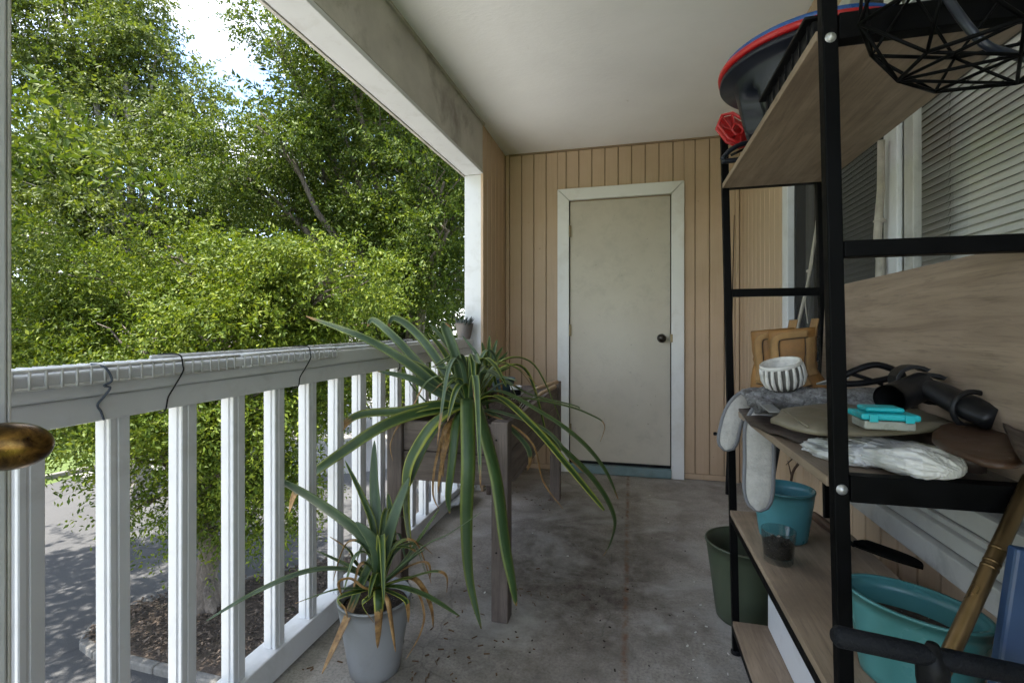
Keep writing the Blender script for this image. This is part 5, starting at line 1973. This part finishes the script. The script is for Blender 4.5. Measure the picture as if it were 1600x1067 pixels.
def pad(lst, wpx, label):
    """lst (u, v, y) centre line; hangs facing the balcony"""
    root = thing('fleece_pad', tuple(at_y(*lst[0])), label, 'pad', 'fleece pads hanging off the shelf')
    L = catmull([at_y(*p) for p in lst], 8)
    k = len(L)
    NA = 8
    m = MB()
    eL, eR = [], []
    for lvl in (-1, 1):
        for i, p in enumerate(L):
            s = i / (k - 1)
            t = (L[min(i + 1, k - 1)] - L[max(i - 1, 0)]).normalized()
            view = Vector((.25, 1, 0)).normalized()
            a = t.cross(view).normalized()
            if lst[0][1] > 0 and abs(t.z) < .5:
                pass
            nn = a.cross(t)
            W_ = wpx * (1 if s < .86 else math.sqrt(max(.02, 1 - ((s - .86) / .14) ** 2)))
            for j in range(NA + 1):
                q = j / NA * 2 - 1
                m.v.append(tuple(p + a * W_ * q + nn * lvl * .009 * (1 - .55 * q * q)))
            if lvl == 1:
                eL.append(p + a * W_)
                eR.append(p - a * W_)
    per = k * (NA + 1)
    for lvl in (0, 1):
        for i in range(k - 1):
            for j in range(NA):
                b = lvl * per + i * (NA + 1) + j
                q = (b, b + 1, b + NA + 2, b + NA + 1)
                m.f.append(q if lvl else q[::-1])
    for i in range(k - 1):
        for j in (0, NA):
            b = i * (NA + 1) + j
            m.f.append((b, b + NA + 1, per + b + NA + 1, per + b))
    m.build('pad', M['fleece'], root, smooth=True)
    MB().tube(eL + eR[::-1], .0065, 8).build('piping', M['piping'], root, smooth=True)
    return root


pad([(1245, 650, 1.50), (1212, 642, 1.45), (1188, 664, 1.425), (1186, 720, 1.425), (1184, 796, 1.425)], .034, 'long pale fleece pad hanging over the teal pot, nearer of two')
pad([(1215, 628, 1.64), (1174, 622, 1.60), (1148, 646, 1.58), (1134, 702, 1.58)], .026, 'short pale fleece pad hanging beside the far rack post')
# small tool handles lying by the pads
sd = thing('putty_knife', tuple(at_z(1180, 606, Z2 + .03)), 'grey wooden-handled scraper under the ribbed cup', 'scraper')
MB().bar(at_y(1166, 612, 1.49), at_y(1198, 632, 1.33), .034, .018).build('handle', M['drift'], sd, bevel=.006)
MB().bar(at_y(1190, 626, 1.37), at_y(1212, 644, 1.27), .030, .004).build('blade', M['steel'], sd, bevel=.001)

# ---- third shelf
pot('round_teal_pot', (.430, 1.545, Z3), .062, .081, .140, .005, M['teal_dark'], 'round blue-green glazed pot at the far end of the lower shelf', 'pot', rim=.0015)
gc = Vector((.372, 1.376, Z3))
gl_ = thing('seed_glass', tuple(gc), 'small clear tumbler of dark seeds beside the round teal pot', 'glass')
MB().lathe([(0, 0), (.031, 0), (.034, .004), (.041, .082), (.0405, .084), (.0385, .083), (.033, .016), (0, .013)], gc, 40).build('tumbler', M['clear'], gl_, smooth=True)
M['seed'] = soil_mat('dark_seed', (.01, .007, .006), (.075, .055, .042), (.5, .45, .4), 160)
MB().lathe([(0, .0165), (.0312, .017), (.0352, .048), (.034, .052), (.018, .055), (0, .053)], gc, 32).build('seed_fill', M['seed'], gl_, smooth=True)
rs_ = random.Random(5)
for k in range(26):
    a, q = rs_.uniform(0, 6.28), .029 * math.sqrt(rs_.random())
    p = gc + Vector((q * math.cos(a), q * math.sin(a), .055))
    MB().lathe([(0, -.003), (.0035, -.001), (.0038, .001), (0, .003)], p, 7, rot=Matrix.Rotation(rs_.uniform(-.9, .9), 3, 'X')).build('seed', M['seed'], gl_, smooth=True)

tw_ = thing('garden_trowel', tuple(at_z(1390, 868, Z3 + .02)), 'black-bladed trowel with a wooden handle lying at the back of the lower shelf', 'trowel')
A, B = at_z(1268, 802, Z3 + .016), at_z(1306, 832, Z3 + .014)
C_, D_ = at_z(1334, 852, Z3 + .016), at_z(1442, 892, Z3 + .012)
A.x = min(A.x, .60)
d = (B - A).normalized()
M['handle_dark'] = wood('dark_tool_handle', (.06, .03, .018), (.16, .085, .05), 'Y', 8, .5)
MB().tube([A, A.lerp(B, .1), A.lerp(B, .5), A.lerp(B, .9), B], [.006, .0125, .0145, .012, .008], 12).build('handle', M['handle_dark'], tw_, smooth=True)
MB().tube([B - d * .01, B.lerp(C_, .5) + Vector((0, 0, .008)), C_], [.005, .0045, .005], 8).build('shank', M['black'], tw_, smooth=True)
ax = (D_ - C_)
sv = ax.normalized().cross(Vector((0, 0, 1)))
m = MB()


def tro(u, v):
    w = .036 * (min(1, v / .12) ** .5) * (1 - max(0, (v - .55) / .45) ** 2) ** .5 + .001
    q = u * 2 - 1
    return C_ + ax * v + sv * w * q + Vector((0, 0, .010 * q * q + .004))


m.grid(tro, 10, 18)
m.build('blade', M['black'], tw_, smooth=True, solid=.002)

pot('oval_teal_pot', (.462, .945, Z3), .070, .090, .140, .006, M['teal'], 'oval turquoise glazed planter half full of soil at the near end of the lower shelf', 'pot', sx=1.10, sy=.76, rotz=R(-42), rim=.002, soil=M['soil'], soil_z=.70)

# ---- bottom shelf: white box
wbx = thing('white_box', (.52, 1.35, Z0), 'plain white flat-sided box standing on the bottom shelf', 'box')
MB().span(.435, .600, .93, 1.725, Z0 + .001, .425).build('carton', M['white'], wbx, bevel=.003)
MB().span(.4352, .5998, .9302, 1.7248, .426, .432).build('lid', M['white'], wbx, bevel=.002)

# ---- things standing round the rack
pot('olive_pot', (.425, 1.985, 0), .105, .142, .285, .005, M['green_pot'], 'deep olive green plastic pot on the floor behind the rack', 'pot', rim=.004, soil=M['soil'], soil_z=.62)

rod = thing('fishing_rod', (.62, 3.45, 0), 'black fishing rod with a red reel standing in the corner by the wall', 'fishing rod')
rb_ = Vector((.632, 3.47, 0))
tp_ = Vector((.70, 3.62, 1.9))
dd = (tp_ - rb_)
MB().tube([rb_ + dd * .0, rb_ + dd * .05, rb_ + dd * .14, rb_ + dd * .17], [.017, .0165, .015, .011], 12).build('grip', M['black_plastic'], rod, smooth=True)
MB().tube([rb_ + dd * .17, rb_ + dd * .5, tp_], [.007, .005, .002], 8).build('blank', M['black'], rod, smooth=True)
rc_ = rb_ + dd * .22
MB().lathe([(0, -.016), (.020, -.016), (.024, -.008), (.018, .0), (.024, .010), (.018, .018), (0, .018)], rc_ + Vector((-.035, -.02, 0)), 20, rot=Matrix.Rotation(R(80), 3, 'X')).build('reel', M['red'], rod, smooth=True)
MB().tube([rc_ + Vector((-.03, -.03, -.004)), rc_ + Vector((-.085, -.05, -.012))], .004, 8).build('crank', M['hinge'], rod, smooth=True)
MB().lathe([(0, -.012), (.010, -.01), (.012, 0), (.010, .01), (0, .012)], rc_ + Vector((-.098, -.05, -.014)), 12, rot=Matrix.Rotation(R(90), 3, 'Y')).build('crank_knob', M['black_plastic'], rod, smooth=True)
M['cane'] = plain('pale_cane', (.42, .38, .32), .7, var=.3, vs=20, bump=.3, bs=60)


def cane(name, p0, p1, r, label, wob=.01, nodes=4, lower=None):
    p0, p1 = Vector(p0), Vector(p1)
    root = thing(name, tuple(p0), label, 'cane')
    pts_ = [p0.lerp(p1, k / 10) + Vector((wob * math.sin(k * 1.7), wob * .6 * math.cos(k * 2.3), 0)) * math.sin(math.pi * k / 10) for k in range(11)]
    MB().tube(pts_, [r * (1.05 - .03 * k) for k in range(11)], 10).build('stem', M['cane'], root, smooth=True)
    for k in range(1, nodes + 1):
        q = p0.lerp(p1, k / (nodes + 1))
        MB().lathe([(r * .9, -.006), (r * 1.35, 0), (r * .9, .006)], q + Vector((0, 0, 0)), 10).build('node', M['cane'], root, smooth=True)
    if lower is not None:
        e = p0.lerp(p1, lower)
        MB().tube([p0, e], [r * 1.35, r * 1.3], 12).build('sleeve', M['black_plastic'], root, smooth=True)
    return root


cane('garden_cane', (.655, 2.72, .002), tuple(at_x(1283, 315, .742)), .0085, 'pale cane leaning on the window behind the boots, lower end black', .012, 5, .42)
cord('dry_vine', [at_x(1262, 505, .70), at_x(1258, 460, .715), at_x(1268, 420, .72), at_x(1272, 380, .725), at_x(1275, 345, .73)], .0022, M['cane'], 'thin dry vine twisted round the leaning cane')
bpy.data.objects['dry_vine']['category'] = 'vine'
cane('split_cane', tuple(at_x(1369, 440, .741) - Vector((0, 0, .30))), tuple(at_x(1377, 220, .741)), .013, 'pale split cane standing against the window frame', .006, 2)
M['twig'] = plain('dry_twig', (.09, .05, .035), .9, var=.4, bump=.3)
tg = thing('dry_twig', tuple(at_x(1236, 755, .70)), 'dry brown twig standing behind the round teal pot', 'twig')
tx = .69
MB().tube(catmull([Vector((.66, 2.42, .004)), at_x(1235, 760, tx), at_x(1240, 735, tx), at_x(1248, 722, tx), at_x(1243, 708, tx), at_x(1240, 698, tx)], 4), .0055, 7).build('stem', M['twig'], tg, smooth=True)
for a, b in (((1243, 712), (1228, 726)), ((1236, 715), (1233, 700)), ((1237, 745), (1231, 720)), ((1240, 706), (1246, 698))):
    MB().tube([at_x(*a, tx), at_x(*b, tx)], [.004, .0015], 6).build('twig', M['twig'], tg, smooth=True)

# ---- right foreground
M['gold'] = plain('brass_pole', (.17, .11, .05), .32, metal=.85, var=.3, vs=10, bump=.05, dirt=(.10, .06, .025), da=.6, ds=6)
pA, pB = at_d(1465, 1062, .62), at_d(1600, 770, .70)
dv = (pB - pA)
lo = pA - dv * (pA.z / dv.z)
hi = pA + dv * ((.735 - pA.x) / dv.x)
bpole = thing('brass_pole', tuple(lo), 'brass-coloured pole leaning across the lower right corner', 'pole')
MB().tube([lo, pA, pB, hi], .0098, 18).build('pole', M['gold'], bpole, smooth=True)
for s in (.42, .45, .52):
    q = pA.lerp(pB, s + .15)
    MB().tube([q - dv * .006, q + dv * .006], .0104, 18).build('band', M['gold'], bpole, smooth=True)
th_ = thing('tee_handle', tuple(at_d(1445, 1030, .59)), 'black T-shaped tool handle in the lower right foreground', 'tool handle')
hA, hB = at_d(1302, 992, .60), at_d(1640, 1064, .575)
mid = hA.lerp(hB, .47)
M['rubber'] = plain('ribbed_grip', (.007, .008, .011), .55, var=.3, bump=.6, bs=300, spec=.2)
hm = [hA, hA.lerp(hB, .02), hA.lerp(hB, .40), mid, hA.lerp(hB, .54), hA.lerp(hB, .98), hB]
MB().tube(hm, [.008, .0125, .0125, .0105, .0125, .0125, .008], 16).build('grip_bar', M['rubber'], th_, smooth=True)
MB().tube([mid + Vector((0, 0, .016)), mid - Vector((0, 0, .012)), mid - Vector((0, 0, .03)), mid - Vector((0, 0, .06))], [.006, .017, .0165, .012], 16).build('hub', M['black_plastic'], th_, smooth=True)
MB().tube([mid - Vector((0, 0, .055)), Vector((mid.x, mid.y, .02))], .010, 14).build('stem', M['black'], th_, smooth=True)
MB().lathe([(0, 0), (.07, 0), (.07, .012), (.03, .022), (.014, .05), (0, .05)], (mid.x, mid.y, 0), 24).build('foot', M['black_plastic'], th_, smooth=True)
M['blue_board'] = plain('blue_plastic_board', (.022, .05, .115), .4, var=.15, bump=.05, dirt=(.10, .11, .13), da=.35, ds=9)
pq = at_d(1606, 980, .60)
bb = thing('blue_board', (pq.x + .02, pq.y, 0), 'dark blue plastic board at the lower right edge', 'board')
rbb = Matrix.Rotation(R(7), 3, 'Y')
bo = at_d(1597, 900, .63)
MB().box((bo.x - .040, bo.y, .40), (.04, .018, .80), rbb).build('edge', M['blue_board'], bb, bevel=.004)
MB().box((bo.x + .072, bo.y + .006, .39), (.18, .008, .77), rbb).build('panel', M['blue_board'], bb, bevel=.002)

# ---- floor litter
M['litter_w'] = plain('paint_flake', (.62, .60, .56), .8, bump=0)
M['litter_d'] = plain('soil_crumb', (.03, .02, .014), .95, var=.4, bump=0)
rl_ = random.Random(21)
for nm, mat, cnt, sz, lab in (('paint_flakes', M['litter_w'], 46, .006, 'scattered white flakes on the concrete floor'), ('soil_crumbs', M['litter_d'], 150, .0055, 'dark soil crumbs scattered over the concrete floor')):
    m = MB()
    for k in range(cnt):
        if nm == 'paint_flakes' and k < 26:
            x, y = rl_.gauss(.22, .06), rl_.gauss(1.75, .35)
        elif k < cnt * .6:
            x, y = rl_.gauss(-.2, .3), rl_.gauss(1.8, .5)
        else:
            x, y = rl_.uniform(-.95, .35), rl_.uniform(1.0, 3.4)
        x = max(-1.0, min(.7, x))
        r = sz * rl_.uniform(.12, 1.0) ** 1.5 * 1.1
        a = rl_.uniform(0, 3.1)
        mrot = Matrix.Rotation(a, 3, 'Z') @ Matrix.Rotation(rl_.uniform(-.2, .2), 3, 'X')
        m.box((x, y, r * .28 + .0006), (r * 1.6, r * rl_.uniform(.5, 1), r * .5), mrot)
    o = stuff(m.build(nm, mat))
    tag(o, lab, 'litter')

m = MB()
for k in range(130):
    if k < 60:
        x, y = rl_.gauss(-.70, .16), rl_.gauss(1.45, .16)
    elif k < 100:
        x, y = rl_.gauss(-.45, .12), rl_.gauss(1.85, .2)
    else:
        x, y = rl_.gauss(-.55, .12), rl_.gauss(3.1, .15)
    x = max(-1.02, min(.6, x))
    L, W_ = rl_.uniform(.004, .022), rl_.uniform(.0015, .005)
    m.box((x, y, .0022), (L, W_, .0022), Matrix.Rotation(rl_.uniform(0, 3.14), 3, 'Z') @ Matrix.Rotation(rl_.uniform(-.1, .1), 3, 'Y'))
M['litter_b'] = plain('dry_leaf_bit', (.14, .075, .035), .9, var=.5, vs=30, bump=0)
tag(stuff(m.build('dry_leaf_bits', M['litter_b'])), 'brown dry leaf bits lying round the pot and planter legs', 'litter')


# fittings belong to the part they are fixed on
def reparent(child, part):
    child.parent = part
    child.matrix_parent_inverse = Matrix.Identity(4)


for root_name, part, kids in (('flush_door', 'door_leaf', ('door_knob',)), ('entry_door', 'door_leaf', ('door_knob', 'rose', 'spindle')), ('bait_box', 'lid', ('latch', 'raised_panel')),
                              ('garden_trowel', 'handle', ('shank',)), ('fishing_rod', 'reel', ('crank', 'crank_knob')), ('ribbed_cup', 'cup_body', ('rib',))):
    ro = bpy.data.objects[root_name]
    pa_ = next(c for c in ro.children if c.name.split('.')[0] == part)
    for c in list(ro.children):
        if c.name.split('.')[0] in kids:
            reparent(c, pa_)
for ro in [o for o in bpy.data.objects if o.name.split('.')[0] == 'work_boot']:
    up_ = next(c for c in ro.children if c.name.split('.')[0] == 'upper')
    for c in list(ro.children):
        if c.name.split('.')[0] in ('eyelet', 'seam', 'suede_border', 'ankle_panel'):
            reparent(c, up_)
